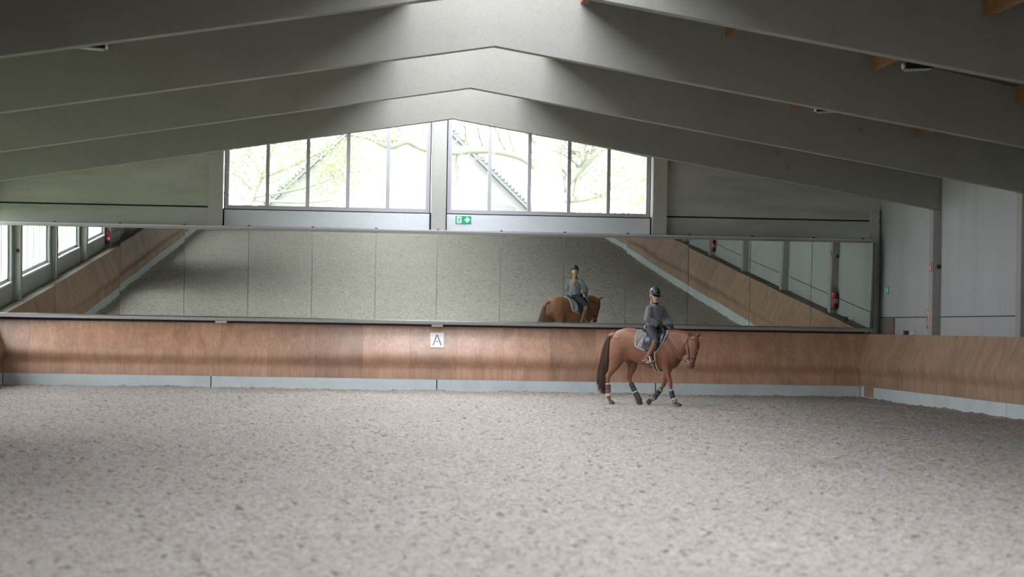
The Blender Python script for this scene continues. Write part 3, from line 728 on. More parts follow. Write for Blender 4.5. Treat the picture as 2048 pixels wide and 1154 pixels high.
# hooves
def hoof(c, d, f, r=.052):
    """c sole centre, d up along the pastern, f toe direction."""
    d = Vector(d).normalized(); f = Vector(f); f = (f-d*f.dot(d)).normalized(); l = d.cross(f)
    bm = bmesh.new(); rings = []
    for t, rr, sh in ((0, r*1.1, .012), (.02, r*1.05, .008), (.075, r*.82, -.012)):
        ring = []
        for k in range(16):
            a = 2*PI*k/16; x = math.cos(a); rr_ = rr*(1 if x > -.3 else .88)
            ring.append(bm.verts.new(Vector(c)+d*t+f*(rr_*x*1.08+sh)+l*rr*math.sin(a)))
        rings.append(ring)
    for a, b in zip(rings, rings[1:]):
        for k in range(16): bm.faces.new([a[k], a[(k+1) % 16], b[(k+1) % 16], b[k]])
    bm.faces.new(rings[0][::-1]); bm.faces.new(rings[-1]); mk('hoof', bm, M['hoof'], horse, True)
hoof((-.855, -.155, 0.004), (-.12, 0, 1), (1, 0, 0))
hoof((-.372, .16, .006), (-.25, 0, 1), (1, 0, .0))
hoof((.615, -.14, .0), (-.55, 0, 1), (1, 0, .1))
hoof((-.195, .14, .055), (.85, 0, .55), (-.4, 0, -.9))
# eyes and nostrils
for s in (-1, 1):
    bm = bmesh.new(); ball(bm, P0+hl*s*.097+hf*.055+Vector((0, 0, 1.268)), .016, .014, .015, seg=10, rings=8); mk('eye', bm, M['eye'], horse, True)
    bm = bmesh.new(); ball(bm, P0+hl*s*.040+hf*.010+Vector((0, 0, .818)), .017, .012, .020, seg=10, rings=8); mk('nostril', bm, M['eye'], horse, True)
# tail
def strands(name, n, path, spread, r, mt, parent, rs, npt=7, wob=.03, tip=.25, flat=(1, 1, 1), lock=5):
    rng = random.Random(rs); bm = bmesh.new(); S_ = spline(path, 4)
    locks = [(rng.uniform(0, 2*PI), math.sqrt(rng.random())) for _ in range(max(1, n//lock))]
    for i in range(n):
        la, lr = locks[i//lock] if i//lock < len(locks) else locks[-1]
        a = la+rng.uniform(-.35, .35); q_ = min(1, max(0, lr+rng.uniform(-.13, .13))); l0 = rng.uniform(.78, 1)
        ph = rng.uniform(0, 6); pts = []
        for k in range(npt):
            t = k/(npt-1)*l0; f_ = t*(len(S_)-1); j = min(int(f_), len(S_)-2); s = S_[j]*(1-(f_-j))+S_[j+1]*(f_-j)
            sp_ = s[3]*q_
            wv = wob*math.sin(ph+t*5)*t
            pts.append((s[0]+math.cos(a)*sp_*flat[0]+wv, s[1]+math.sin(a)*sp_*flat[1]+wv*.5, s[2]+math.sin(a*2)*.01, r*(1-(1-tip)*t), r*(1-(1-tip)*t)))
        limb(bm, pts, (0, 1, 0), 1, 4)
    return mk(name, bm, mt, parent, True)
tp = [(-.925, 0, 1.40, .018), (-.985, 0, 1.385, .028), (-1.035, 0, 1.30, .038), (-1.07, 0, 1.15, .06), (-1.10, 0, .95, .085), (-1.13, 0, .72, .115), (-1.14, 0, .5, .12), (-1.125, 0, .32, .11), (-1.10, 0, .2, .08)]
strands('tail', 420, tp, 1, .0085, M['hair_dark'], horse, 4, 10, .03)
bm = bmesh.new(); limb(bm, [(-.88, 0, 1.41, .045, .04), (-.96, 0, 1.40, .04, .035), (-1.02, 0, 1.33, .036, .034), (-1.06, 0, 1.18, .03, .03), (-1.09, 0, 1.0, .02, .02)], n=4, seg=12); mk('dock', bm, M['mane'], horse, True)
# mane: short locks on the crest falling to both sides, forelock
bm = bmesh.new(); rng = random.Random(9)
crest = spline([(.30, -.0, 1.50), (.44, -.04, 1.525), (.60, -.10, 1.53), (.74, -.16, 1.50), (.86, -.205, 1.425), (.93, -.23, 1.40)], 12)
for i in range(420):
    c_ = Vector(crest[int(rng.random()*(len(crest)-1))]); s = 1 if rng.random() < .72 else -1
    L_ = rng.uniform(.06, .15) if s > 0 else rng.uniform(.03, .08)
    h_, _n, _i, _d = tree.ray_cast(c_+Vector((0, 0, .3)), Vector((0, 0, -1)))
    b = h_ if h_ is not None else c_
    pts = [(b.x, b.y, b.z-.01, .009, .009)]
    for t in (.4, .75, 1):
        p = b+Vector((rng.uniform(-.01, .01)-.02*t, s*(.02+.075*t*(L_/.1)), 0.012-L_*t*t*.9))
        hit = tree.find_nearest(p); nrm = hit[1]
        if (p-hit[0]).dot(nrm) < .008: p = hit[0]+nrm*.010
        pts.append((*p, .008*(1.1-t), .008*(1.1-t)))
    limb(bm, pts, (1, 0, 0), 1, 4)
for i in range(40):
    b = P0+Vector((0, 0, 1.415))+hl*rng.uniform(-.035, .035)+hf*.03; pts = []
    for t in (0, .35, .7, 1):
        p = b+hf*(.02+.09*t)+Vector((0, 0, .01-.15*t))+hl*rng.uniform(-.01, .01); hit = tree.find_nearest(p)
        if (p-hit[0]).dot(hit[1]) < .008: p = hit[0]+hit[1]*.009
        pts.append((*p, .007*(1.1-t), .007*(1.1-t)))
    limb(bm, pts, hl, 1, 4)
mk('mane', bm, M['mane'], horse, True)

# ---- leg boots
def sleeve(name, mt, parent, pts, n=3, seg=20, lat=(0, 1, 0)):
    bm = bmesh.new(); limb(bm, pts, lat, n, seg); return mk(name, bm, mt, parent, True)
w_ = -.155
b = sleeve('leg_boot', M['purple'], horse, [(-.940, w_, .415, .050, .045), (-.942, w_, .39, .054, .048), (-.938, w_, .30, .052, .047), (-.936, w_, .235, .058, .052), (-.928, w_, .205, .056, .052)]); b['label'] = 'purple fleece-edged boot on the near hind leg under the tail'
sleeve('fleece_edge', M['fleece'], b, [(-.941, w_, .425, .052, .047), (-.941, w_, .412, .056, .050), (-.941, w_, .40, .052, .047)])
sleeve('fleece_edge', M['fleece'], b, [(-.930, w_, .215, .058, .054), (-.926, w_, .195, .066, .060), (-.920, w_, .175, .062, .058), (-.915, w_, .16, .050, .048)])
for z in (.26, .31, .36): sleeve('strap', M['purple'], b, [(-.937, w_, z-.01, .056, .051), (-.937, w_, z+.01, .056, .051)], 1)
w_ = .16
b = sleeve('leg_boot', M['greenboot'], horse, [(-.575, w_, .43, .048, .044), (-.56, w_, .40, .054, .048), (-.515, w_, .32, .054, .048), (-.475, w_, .245, .058, .050), (-.43, w_, .165, .062, .054), (-.402, w_, .10, .060, .052), (-.385, w_, .05, .058, .054), (-.38, w_, .03, .054, .052)]); b['label'] = 'long dark green boot with a white strap on the forward hind leg'
sleeve('strap', M['white'], b, [(-.487, w_, .264, .060, .053), (-.476, w_, .243, .062, .054)], 1)
sleeve('pastern_wrap', M['greenboot'], b, [(-.405, w_, .125, .066, .058), (-.395, w_, .09, .067, .059), (-.389, w_, .06, .062, .056)])
w_ = -.14
b = sleeve('leg_boot', M['navyboot'], horse, [(.438, w_, .325, .046, .042), (.444, w_, .30, .050, .045), (.460, w_, .24, .050, .045), (.482, w_, .17, .054, .048), (.495, w_, .145, .052, .048)]); b['label'] = 'navy boot on the leading foreleg'
sleeve('fleece_edge', M['fleece'], b, [(.437, w_, .335, .046, .044), (.440, w_, .322, .055, .050), (.443, w_, .31, .048, .045)])
sleeve('fleece_edge', M['fleece'], b, [(.488, w_, .155, .054, .050), (.497, w_, .138, .064, .058), (.505, w_, .122, .052, .048)])
for p in ((.452, .27), (.466, .215)): sleeve('strap', M['leather'], b, [(p[0]-.002, w_, p[1]+.01, .0535, .048), (p[0]+.002, w_, p[1]-.01, .0535, .048)], 1)
sleeve('coronet_fleece', M['tan'], b, [(.51, w_, .115, .052, .050), (.525, w_, .095, .056, .054), (.54, w_, .078, .048, .046)])
w_ = .14
b = sleeve('leg_boot', M['navyboot'], horse, [(.095, w_, .325, .046, .042), (.07, w_, .298, .050, .045), (.02, w_, .238, .052, .046), (-.035, w_, .17, .058, .050), (-.055, w_, .15, .054, .048)]); b['label'] = 'navy boot on the lifted foreleg'
sleeve('fleece_edge', M['tan'], b, [(.105, w_, .335, .046, .044), (.09, w_, .32, .055, .050), (.075, w_, .305, .048, .045)])
sleeve('fleece_edge', M['tan'], b, [(-.045, w_, .16, .056, .052), (-.06, w_, .142, .062, .056), (-.072, w_, .125, .050, .047)])
for p in ((.05, .275), (.0, .213)): sleeve('strap', M['leather'], b, [(p[0]+.006, w_, p[1]+.008, .055, .049), (p[0]-.006, w_, p[1]-.008, .055, .049)], 1)

# ---- saddle pad, saddle, girth draped on the body by ray casting
def drape(xs_, zlow, off, name, mt, parent, thick=.012, nt_=26, top=True, side=None, zhigh=None):
    """sheet hugging the trunk; zlow(x) lower edge height; side=None both sides over the back, or -1/+1 one side up to zhigh(x)."""
    zc = 1.12
    def hit(x, a):
        d = Vector((0, math.cos(a), math.sin(a))); o_ = Vector((x, 0, zc))+d*.7
        h_, n_, i_, dd = tree.ray_cast(o_, -d)
        if h_ is None: h_ = Vector((x, 0, zc))+d*.3
        return h_, d
    def ang(x, z, s):
        lo, hi = -1.2, PI/2
        for _ in range(18):
            mid = (lo+hi)/2; p, _d = hit(x, mid if s > 0 else PI-mid)
            if p.z < z: lo = mid
            else: hi = mid
        return (lo+hi)/2
    bm = bmesh.new(); cols = []
    for x in xs_:
        if side is None: a0 = ang(x, zlow(x), 1); a1 = PI-ang(x, zlow(x), -1)
        else:
            a0 = ang(x, zlow(x), side); a1 = ang(x, zhigh(x), side)
            if side < 0: a0, a1 = PI-a0, PI-a1
        c_ = []
        for k in range(nt_+1):
            p, d = hit(x, a0+(a1-a0)*k/nt_); c_.append(bm.verts.new(p+d*off))
        cols.append(c_)
    for a, b in zip(cols, cols[1:]):
        for k in range(nt_): bm.faces.new([a[k], a[k+1], b[k+1], b[k]])
    bmesh.ops.recalc_face_normals(bm, faces=bm.faces)
    edge = []
    bound = [v.co.copy() for v in cols[0]]+[c_[-1].co.copy() for c_ in cols[1:]]+[v.co.copy() for v in cols[-1][::-1][1:]]+[c_[0].co.copy() for c_ in cols[::-1][1:]]
    g = bmesh.ops.solidify(bm, geom=bm.faces[:], thickness=thick)
    o = mk(name, bm, mt, parent, True); return o, bound, cols
def lerpf(tab):
    X_ = [t[0] for t in tab]; Z_ = [t[1] for t in tab]; return lambda x: float(np.interp(x, X_, Z_))
pad = at_horse('saddle_pad', 'grey quilted saddle pad with pale piping and a light stripe under the saddle', 'saddle pad')
pl = lerpf([(-.31, 1.26), (-.29, 1.19), (-.22, 1.15), (-.1, 1.115), (.10, 1.07), (.17, 1.07), (.23, 1.14), (.30, 1.32), (.34, 1.42)])
xs_ = list(np.linspace(-.31, .34, 27))
o, bound, _c = drape(xs_, pl, .014, 'quilted_pad', M['pad'], pad)
bm = bmesh.new(); P = [tuple(p) for p in bound]; limb(bm, [p+(.0095, .0095) for p in P+P[:1]], (0, 0, 1), 1, 6); mk('piping', bm, M['piping'], pad, True)
for s in (-1, 1):
    # stripe slants forward towards the top: build as a drape strip in skewed steps
    for (x0, x1, mt, nm, of) in ((-.235, -.135, M['stripe'], 'stripe', .028), (-.250, -.232, M['stripe_edge'], 'stripe_edge', .030), (-.138, -.122, M['stripe_edge'], 'stripe_edge', .030)):
        bm = bmesh.new(); rows = []
        for k in range(15):
            t = k/14; sh = .16*t*t*.8
            row = []
            for j in range(4):
                x = x0+(x1-x0)*j/3+sh; zl = pl(x-sh)+.03; z = zl+(1.42-zl)*t
                o_ = Vector((x, s*.8, z)); h_, n_, i_, d_ = tree.ray_cast(o_, Vector((0, -s, 0)))
                if h_ is None: h_ = Vector((x, s*.05, z))
                hh_ = tree.find_nearest(h_); row.append(bm.verts.new(h_+hh_[1]*(of+.004)))
            rows.append(row)
        for a, b in zip(rows, rows[1:]):
            for j in range(3): bm.faces.new([a[j], a[j+1], b[j+1], b[j]])
        bmesh.ops.solidify(bm, geom=bm.faces[:], thickness=.004)
        mk(nm, bm, mt, pad, True)
sad = at_horse('saddle', 'black leather dressage saddle under the rider', 'saddle')
# seat
bm = bmesh.new(); rows = []
for k in range(25):
    t = k/24; x = -.215+.46*t
    zc = 1.535+.075*abs(2*t-1.0)**2.2+(.018 if t < .3 else 0)
    wd = .165*math.sin(PI*min(1, (.18+.95*(1-t))))**.6*(.55+.45*(1-t)) if t > .02 else .10
    wd = float(np.interp(t, [0, .08, .3, .55, .8, 1], [.07, .15, .165, .12, .09, .06]))
    base = tree.ray_cast(Vector((x, 0, 2)), Vector((0, 0, -1)))[0].z
    rows.append((x, 0, (zc+base)/2, (zc-base)/2+.01, wd))
limb(bm, rows, (0, 1, 0), 1, 20); mk('seat', bm, M['leather'], sad, True)
fl = lerpf([(-.12, 1.20), (-.08, 1.12), (-.02, 1.085), (.12, 1.08), (.20, 1.13), (.27, 1.26), (.30, 1.36)])
for s in (-1, 1):
    drape(list(np.linspace(-.12, .30, 15)), fl, .040, 'flap', M['leather'], sad, .012, 14, side=s, zhigh=lambda x: 1.47)
    drape(list(np.linspace(.13, .22, 5)), lambda x: 1.19, .056, 'knee_roll', M['leather'], sad, .022, 8, side=s, zhigh=lambda x: 1.40)
    bm = bmesh.new(); tube(bm, [(.04, s*.30, 1.38), (.045, s*.365, 1.2), (.05, s*.385, .985)], .010); mk('stirrup_leather', bm, M['leather'], sad, True)
    bm = bmesh.new(); y0 = s*.385
    q_ = [(-.005, y0, .865), (-.012, y0, .91), (.012, y0, .965), (.05, y0, .995), (.088, y0, .965), (.112, y0, .91), (.105, y0, .865), (-.005, y0, .865)]
    a_ = .6*s
    q_ = [(.05+(p[0]-.05)*math.cos(a_), y0+(p[0]-.05)*math.sin(a_), p[2]) for p in q_]
    limb(bm, [p+(.009, .009) for p in q_], (0, 1, 0), 3, 6)
    box(bm, .05-.05, .05+.05, y0-.03, y0+.03, .858, .87); mk('stirrup', bm, M['chrome'], sad, True)
# girth
gi = at_horse('girth', 'black saddle girth with cream fleece edges under the belly', 'girth')
def belly(x0, x1, off, th, mt, nm, n=30):
    bm = bmesh.new(); rows = []
    for k in range(n+1):
        a = -PI*.5+(k/n-.5)*2*1.85; row = []
        for x in np.linspace(x0, x1, 4):
            d = Vector((0, math.cos(a), math.sin(a))); h_, n_, i_, dd = trunk.ray_cast(Vector((x, 0, 1.05))+d*.7, -d)
            if h_ is None: h_ = Vector((x, 0, 1.05))+d*.3
            row.append(bm.verts.new(h_+d*off))
        rows.append(row)
    for a, b in zip(rows, rows[1:]):
        for j in range(3): bm.faces.new([a[j], a[j+1], b[j+1], b[j]])
    bmesh.ops.recalc_face_normals(bm, faces=bm.faces); bmesh.ops.solidify(bm, geom=bm.faces[:], thickness=th)
    return mk(nm, bm, mt, gi, True)
belly(.075, .135, .028, .012, M['leather'], 'strap')
belly(.055, .082, .030, .020, M['fleece'], 'fleece_edge'); belly(.128, .155, .030, .020, M['fleece'], 'fleece_edge')

# ---- bridle
br = at_horse('bridle', 'black leather bridle with steel bit and reins to the rider', 'bridle')
def ringpts(c, nrm, n=24, off=.006, up_=None):
    nrm = Vector(nrm).normalized(); a_ = hf-nrm*hf.dot(nrm); a_.normalize(); b_ = nrm.cross(a_); out = []
    for k in range(n):
        d = a_*math.cos(2*PI*k/n)+b_*math.sin(2*PI*k/n); h_ = tree.ray_cast(Vector(c)+d*.5, -d)[0]
        if h_ is None or (h_-Vector(c)).length > .26: h_ = Vector(c)+d*.1
        out.append(h_+d*off)
    return out
def ringtube(name, c, nrm, r, mt):
    p = ringpts(c, nrm); bm = bmesh.new(); limb(bm, [(*q_, r, r) for q_ in p+p[:1]], (0, 0, 1), 1, 6); mk(name, bm, mt, br, True)
ringtube('noseband', P0+hf*(-.02)+Vector((0, 0, .965)), (0, 0, 1), .011, M['leather'])
ringtube('flash_strap', P0+hf*(-.04)+Vector((0, 0, .90)), (hf.x*.35, hf.y*.35, 1), .007, M['leather'])
def surf(p, off=.008):
    p = Vector(p); h_, n_, i_, d_ = tree.find_nearest(p); return h_+n_*off
for s in (-1, 1):
    pts = [P0+hl*s*.05+hf*(-.03)+Vector((0, 0, 1.42)), P0+hl*s*.085+hf*(-.035)+Vector((0, 0, 1.35)), P0+hl*s*.11+hf*(-.01)+Vector((0, 0, 1.24)), P0+hl*s*.10+hf*0+Vector((0, 0, 1.12)), P0+hl*s*.08+hf*(-.01)+Vector((0, 0, 1.0)), P0+hl*s*.065+hf*(-.045)+Vector((0, 0, .895))]
    pts = [surf(p) for p in pts]
    bm = bmesh.new(); limb(bm, [(*p, .009, .009) for p in pts], hl, 4, 6); mk('cheekpiece', bm, M['leather'], br, True)
    bm = bmesh.new(); bc = surf(pts[-1], .012)
    limb(bm, [(*(bc+hf*.032*math.cos(a)+Vector((0, 0, .032*math.sin(a)))), .0055, .0055) for a in np.linspace(0, 2*PI, 13)], hl, 1, 6); mk('bit_ring', bm, M['chrome'], br, True)
    pts2 = [surf(P0+hl*s*t+hf*.11+Vector((0, 0, 1.345-.01*abs(t)*5))) for t in (0, .05, .08)]+[surf(P0+hl*s*.10+hf*.0+Vector((0, 0, 1.34)))]
    bm = bmesh.new(); limb(bm, [(*p, .009, .009) for p in pts2], (0, 0, 1), 3, 6); mk('browband', bm, M['leather'], br, True)
    pts3 = [surf(P0+hl*s*.09+hf*(-.035)+Vector((0, 0, 1.34))), surf(P0+hl*s*.085+hf*(-.12)+Vector((0, 0, 1.2))), surf(P0+hf*(-.17)+Vector((0, 0, 1.14)))]
    bm = bmesh.new(); limb(bm, [(*p, .006, .006) for p in pts3], hl, 3, 6); mk('throat_lash', bm, M['leather'], br, True)
pts = [surf(P0+hl*t+hf*(-.03)+Vector((0, 0, 1.425))) for t in (-.06, 0, .06)]
bm = bmesh.new(); limb(bm, [(*p, .011, .011) for p in pts], hf, 4, 6); mk('headpiece', bm, M['leather'], br, True)
HN, HF_ = Vector((.185, -.105, 1.585)), Vector((.335, .085, 1.585))       # hands
for s, hd, sag in ((-1, HN, .05), (1, HF_, .05), (-1, HN+Vector((0, 0, -.01)), .13)):
    a_ = P0+hl*s*.062+hf*(-.06)+Vector((0, 0, .885)); pts = []
    for k in range(9):
        t = k/8; p = a_.lerp(hd, t)+Vector((0, s*.03*math.sin(PI*t), -sag*math.sin(PI*t)))
        h_, n_, i_, d_ = tree.find_nearest(p)
        if (p-h_).dot(n_) < .012: p = h_+n_*.014
        pts.append((*p, .0055, .0055))
    bm = bmesh.new(); limb(bm, pts, (0, 1, 0), 3, 6); mk('rein', bm, M['reins'], br, True)
bm = bmesh.new()
limb(bm, [(*p, .0055, .0055) for p in ((.335, .085, 1.57), (.36, -.02, 1.50), (.36, -.17, 1.42), (.31, -.235, 1.33), (.23, -.245, 1.35), (.19, -.17, 1.48), (.185, -.105, 1.57))], (1, 0, 0), 5, 6)
mk('rein_loop', bm, M['leather'], br, True)

# ------------------------------------------------------------------ rider
rider = at_horse('person', 'rider in grey sweater, navy breeches, brown boots and dark helmet sitting on the chestnut horse', 'person')
TY = -22; ct, st = math.cos(math.radians(TY)), math.sin(math.radians(TY))
lat = Vector((-st, ct, 0))                       # lateral direction of the turned torso
SN, SF = Vector((-.055, -.165, 1.945)), Vector((.073, .165, 1.945))
EN, EF = Vector((-.045, -.265, 1.735)), Vector((.165, .255, 1.745))
WN, WF = Vector((.125, -.13, 1.61)), Vector((.285, .12, 1.615))
KN, KF = Vector((.17, -.315, 1.285)), Vector((.17, .315, 1.285))
AN, AF = Vector((-.005, -.365, .935)), Vector((-.005, .365, .935))
def arm(bm, s, e, w_, k):
    limb(bm, [(*(s*.85+Vector((.01, 0, 1.955))*.15), .052*k, .055*k), (*s, .058*k, .06*k), (*s.lerp(e, .5), .05*k, .052*k), (*e, .044*k, .046*k), (*e.lerp(w_, .5), .042*k, .044*k), (*w_, .03*k, .032*k)], (1, 0, 0), 4, 14)
hy = math.radians(-40); hv = Vector((math.cos(hy), math.sin(hy), 0)); hlv = Vector((-math.sin(hy), math.cos(hy), 0)); HC = Vector((-.004, -.012, 2.218))
bm = bmesh.new()
limb(bm, [(0, 0, 1.50, .10, .15), (0, 0, 1.56, .105, .15), (0, 0, 1.66, .09, .125), (.008, 0, 1.80, .10, .145), (.01, 0, 1.92, .095, .165), (.01, 0, 1.985, .07, .14), (.008, 0, 2.03, .05, .062), (.010, -.002, 2.10, .047, .048), (.0, -.008, 2.17, .05, .05)], lat, 4, 18)
arm(bm, SN, EN, WN, 1); arm(bm, SF, EF, WF, 1)
for s, K, A_ in ((-1, KN, AN), (1, KF, AF)):
    limb(bm, [(-.03, s*.08, 1.53, .10, .10), (.05, s*.17, 1.45, .09, .085), (*(K+Vector((-.012, 0, -.01))), .042, .042), (*K.lerp(A_, .35), .044, .042), (*A_, .030, .030)], (0, 1, 0), 4, 14)
    limb(bm, [(-.045, s*.365, .895, .03, .028), (.05, s*.375, .885, .03, .036), (.15, s*.385, .888, .022, .034), (.19, s*.388, .89, .012, .02)], (0, 1, 0), 3, 10)
tilt = Matrix.Rotation(hy, 3, 'Z') @ Matrix.Rotation(math.radians(20), 3, 'Y')
def H(x, y, z): return HC + tilt @ Vector((x, y, z))
ball(bm, H(0, 0, .02), .098, .076, .105, tilt)             # cranium
ball(bm, H(.032, 0, -.045), .062, .058, .075, tilt)        # face
ball(bm, H(.06, 0, -.092), .026, .028, .024, tilt)         # chin
cyl(bm, H(.085, 0, .0), H(.112, 0, -.035), .008, .014, 10) # nose
for s in (-1, 1):
    ball(bm, H(-.005, s*.078, -.02), .018, .008, .028, tilt)
body_r = fuse(bm, .009, 3)
link('body', body_r, M['skin'], rider, True)
for s in (-1, 1):
    bm = bmesh.new(); ball(bm, H(.083, s*.03, -.012), .009, .012, .006, tilt, 8, 6); mk('eye', bm, M['eye'], rider, True)
bm = bmesh.new(); ball(bm, H(.091, 0, -.068), .007, .02, .006, tilt, 10, 6); mk('mouth', bm, M['lip'], rider, True)
# sweater
bm = bmesh.new()
limb(bm, [(.0, 0, 1.585, .125, .155), (.0, 0, 1.60, .145, .172), (.0, 0, 1.66, .150, .175), (.005, 0, 1.76, .135, .165), (.01, 0, 1.88, .122, .175), (.01, 0, 1.95, .105, .172), (.01, 0, 1.985, .085, .14), (.01, 0, 2.015, .068, .092), (.01, 0, 2.04, .058, .068)], lat, 4, 22)
for s_, e_, w2, k_ in ((SN, EN, WN, 1), (SF, EF, WF, 1)):
    limb(bm, [(*(s_*.6+Vector((.01, 0, 1.955))*.4), .055, .06), (*s_, .068, .072), (*s_.lerp(e_, .5), .062, .066), (*e_, .066, .068), (*e_.lerp(w2, .45), .068, .070), (*e_.lerp(w2, .85), .062, .062), (*w2, .036, .038)], (1, 0, 0), 4, 16)
sw = fuse(bm, .010, 3)
for v in sw.vertices:
    p = v.co; f_ = math.sin(p.z*55+p.x*25+p.y*31)*math.sin(p.y*38-p.z*21+p.x*17)
    v.co += v.normal*(f_*.006*(1.7 if p.z < 1.78 else .7))
link('sweater', sw, M['sweater'], rider, True)
bm = bmesh.new(); limb(bm, [(.01, 0, 2.02, .062, .072), (.011, 0, 2.045, .060, .064), (.013, 0, 2.07, .054, .056)], lat, 2, 18); mk('collar', bm, M['collar'], rider, True)
bm = bmesh.new(); limb(bm, [(.115, 0, 1.585, .004, .004), (.115, 0, 1.585, .004, .004)], lat, 1, 4); bm.free()
# breeches
bm = bmesh.new()
limb(bm, [(-.02, 0, 1.47, .13, .15), (-.01, 0, 1.53, .145, .17), (0, 0, 1.60, .12, .155), (0, 0, 1.66, .10, .135)], lat, 3, 20)
for s, K in ((-1, KN), (1, KF)):
    limb(bm, [(-.05, s*.07, 1.53, .115, .12), (.02, s*.15, 1.475, .112, .10), (.095, s*.235, 1.395, .098, .088), (*K, .070, .067), (*(K+Vector((-.03, s*-.005, -.07))), .055, .055)], (0, 1, 0), 4, 18)
link('breeches', fuse(bm, .012, 3), M['breeches'], rider, True)
for s, K, A_ in ((-1, KN, AN), (1, KF, AF)):
    bm = bmesh.new()
    limb(bm, [(*(K+Vector((.005, 0, .035))), .070, .068), (*(K+Vector((-.012, 0, -.01))), .068, .066), (*K.lerp(A_, .35), .066, .062), (*K.lerp(A_, .7), .052, .050), (*A_, .044, .042), (-.02, s*.367, .895, .046, .038)], (0, 1, 0), 4, 18)
    limb(bm, [(-.062, s*.364, .890, .022, .024), (-.045, s*.366, .892, .038, .034), (.01, s*.372, .895, .042, .038), (.08, s*.378, .888, .034, .042), (.15, s*.385, .886, .027, .040), (.195, s*.389, .884, .016, .024)], (0, 1, 0), 3, 14)
    link('riding_boot', fuse(bm, .009, 2), M['brownleather'], rider, True)
    bm = bmesh.new(); limb(bm, [(-.06, s*.366, .858, .008, .020), (-.02, s*.369, .858, .010, .030), (.06, s*.376, .856, .009, .030), (.13, s*.383, .860, .009, .038), (.19, s*.389, .868, .008, .020)], (0, 1, 0), 3, 10); box(bm, -.066, -.01, s*.368-.026, s*.368+.026, .835, .852); mk('boot_sole', bm, M['black'], rider)
    bm = bmesh.new(); cyl(bm, (-.06, s*.366, .905), (-.105, s*.366, .90), .005); mk('spur', bm, M['chrome'], rider)
# gloved hands: palm, four curled fingers, thumb
for nm, Wp, Hp, s in (('near', WN, HN, -1), ('far', WF, HF_, 1)):
    d = (Hp-Wp).normalized(); u_ = Vector((0, 0, 1)); u_ = (u_-d*u_.dot(d)).normalized(); n_ = d.cross(u_)*(-s)   # n_: inward side
    inn = Vector((0, -s, 0)); inn = (inn-d*inn.dot(d)).normalized()
    bm = bmesh.new()
    limb(bm, [(*(Wp-d*.01), .026, .026), (*(Wp+d*.02), .026, .028), (*(Hp-d*.005), .038, .022), (*(Hp+d*.03), .040, .018)], inn, 4, 12)
    for i in range(4):
        b_ = Hp+d*.03+u_*(.028-.019*i); L_ = (.92, 1, .95, .78)[i]
        p1 = b_+d*.022*L_; p2 = p1+inn*.026*L_+d*.004; p3 = p2-d*.022*L_
        limb(bm, [(*b_, .0095, .0095), (*p1, .0092, .0092), (*p2, .0085, .0085), (*p3, .0075, .0075)], u_, 3, 8)
    t0 = Hp-d*.01+u_*.03+inn*.008; limb(bm, [(*t0, .011, .011), (*(t0+d*.025+u_*.012+inn*.008), .010, .010), (*(t0+d*.052+u_*.004+inn*.016), .008, .008)], inn, 3, 8)
    link('glove', fuse(bm, .0045, 1), M['glove'], rider, True)
# helmet
HP = lambda x, y, z: H(x, y, z)
bm = bmesh.new(); ball(bm, H(-.006, 0, .050), .132, .106, .112, tilt, 32, 20)
geo = [v for v in bm.verts if (tilt.inverted() @ (v.co-HC)).z < .026-.16*max(0, -(tilt.inverted() @ (v.co-HC)).x-.02)]
bmesh.ops.delete(bm, geom=geo, context='VERTS'); bmesh.ops.solidify(bm, geom=bm.faces[:], thickness=.012)
mk('helmet', bm, M['helmet'], rider, True); rh = rider.children[-1] if False else [o for o in rider.children if o.name.startswith('helmet')][0]
bm = bmesh.new(); V_ = []
for k in range(13):
    a = -1.0+2.0*k/12; V_.append((bm.verts.new(H(.126*math.cos(a)-.006, .103*math.sin(a), .040)), bm.verts.new(H(.126*math.cos(a)-.006+.040*math.cos(a*1.25), .103*math.sin(a)*1.02, .026-.010*math.cos(a)))))
for a, b in zip(V_, V_[1:]): bm.faces.new([a[0], b[0], b[1], a[1]])
bmesh.ops.solidify(bm, geom=bm.faces[:], thickness=.008); mk('visor', bm, M['helmet_gloss'], rh, True)
bm = bmesh.new()
for y in (0,):
    pts = []
    for k in range(12):
        a = .25+2.3*k/11; pts.append((*H(-.006+.134*math.cos(a), y*(1+.2*math.sin(a)), .050+.114*math.sin(a)*math.sqrt(max(0, 1-(y/.106)**2))), .004, .022))
    limb(bm, pts, hlv, 1, 6)
mk('helmet_band', bm, M['helmet_gloss'], rh, True)
for s in (-1, 1):
    bm = bmesh.new(); limb(bm, [(*H(.01, s*.093, .02), .005, .004), (*H(.012, s*.082, -.04), .005, .004), (*H(.035, s*.055, -.10), .005, .004), (*H(.045, 0, -.125), .005, .004)], hv, 3, 6); mk('chin_strap', bm, M['black'], rh, True)
# hair
bm = bmesh.new(); ball(bm, H(-.05, 0, -.035), .068, .078, .068, tilt, 18, 12); mk('hair', bm, M['blond'], rider, True)
A0 = H(-.105, 0, -.03)
strands('ponytail', 220, [(*A0, .012), (A0.x-.015, A0.y+.02, 2.12, .026), (A0.x-.035, A0.y+.045, 2.03, .034), (A0.x-.043, A0.y+.065, 1.93, .040), (A0.x-.045, A0.y+.07, 1.84, .026)], 1, .0075, M['blond'], rider, 6, 7, .006)

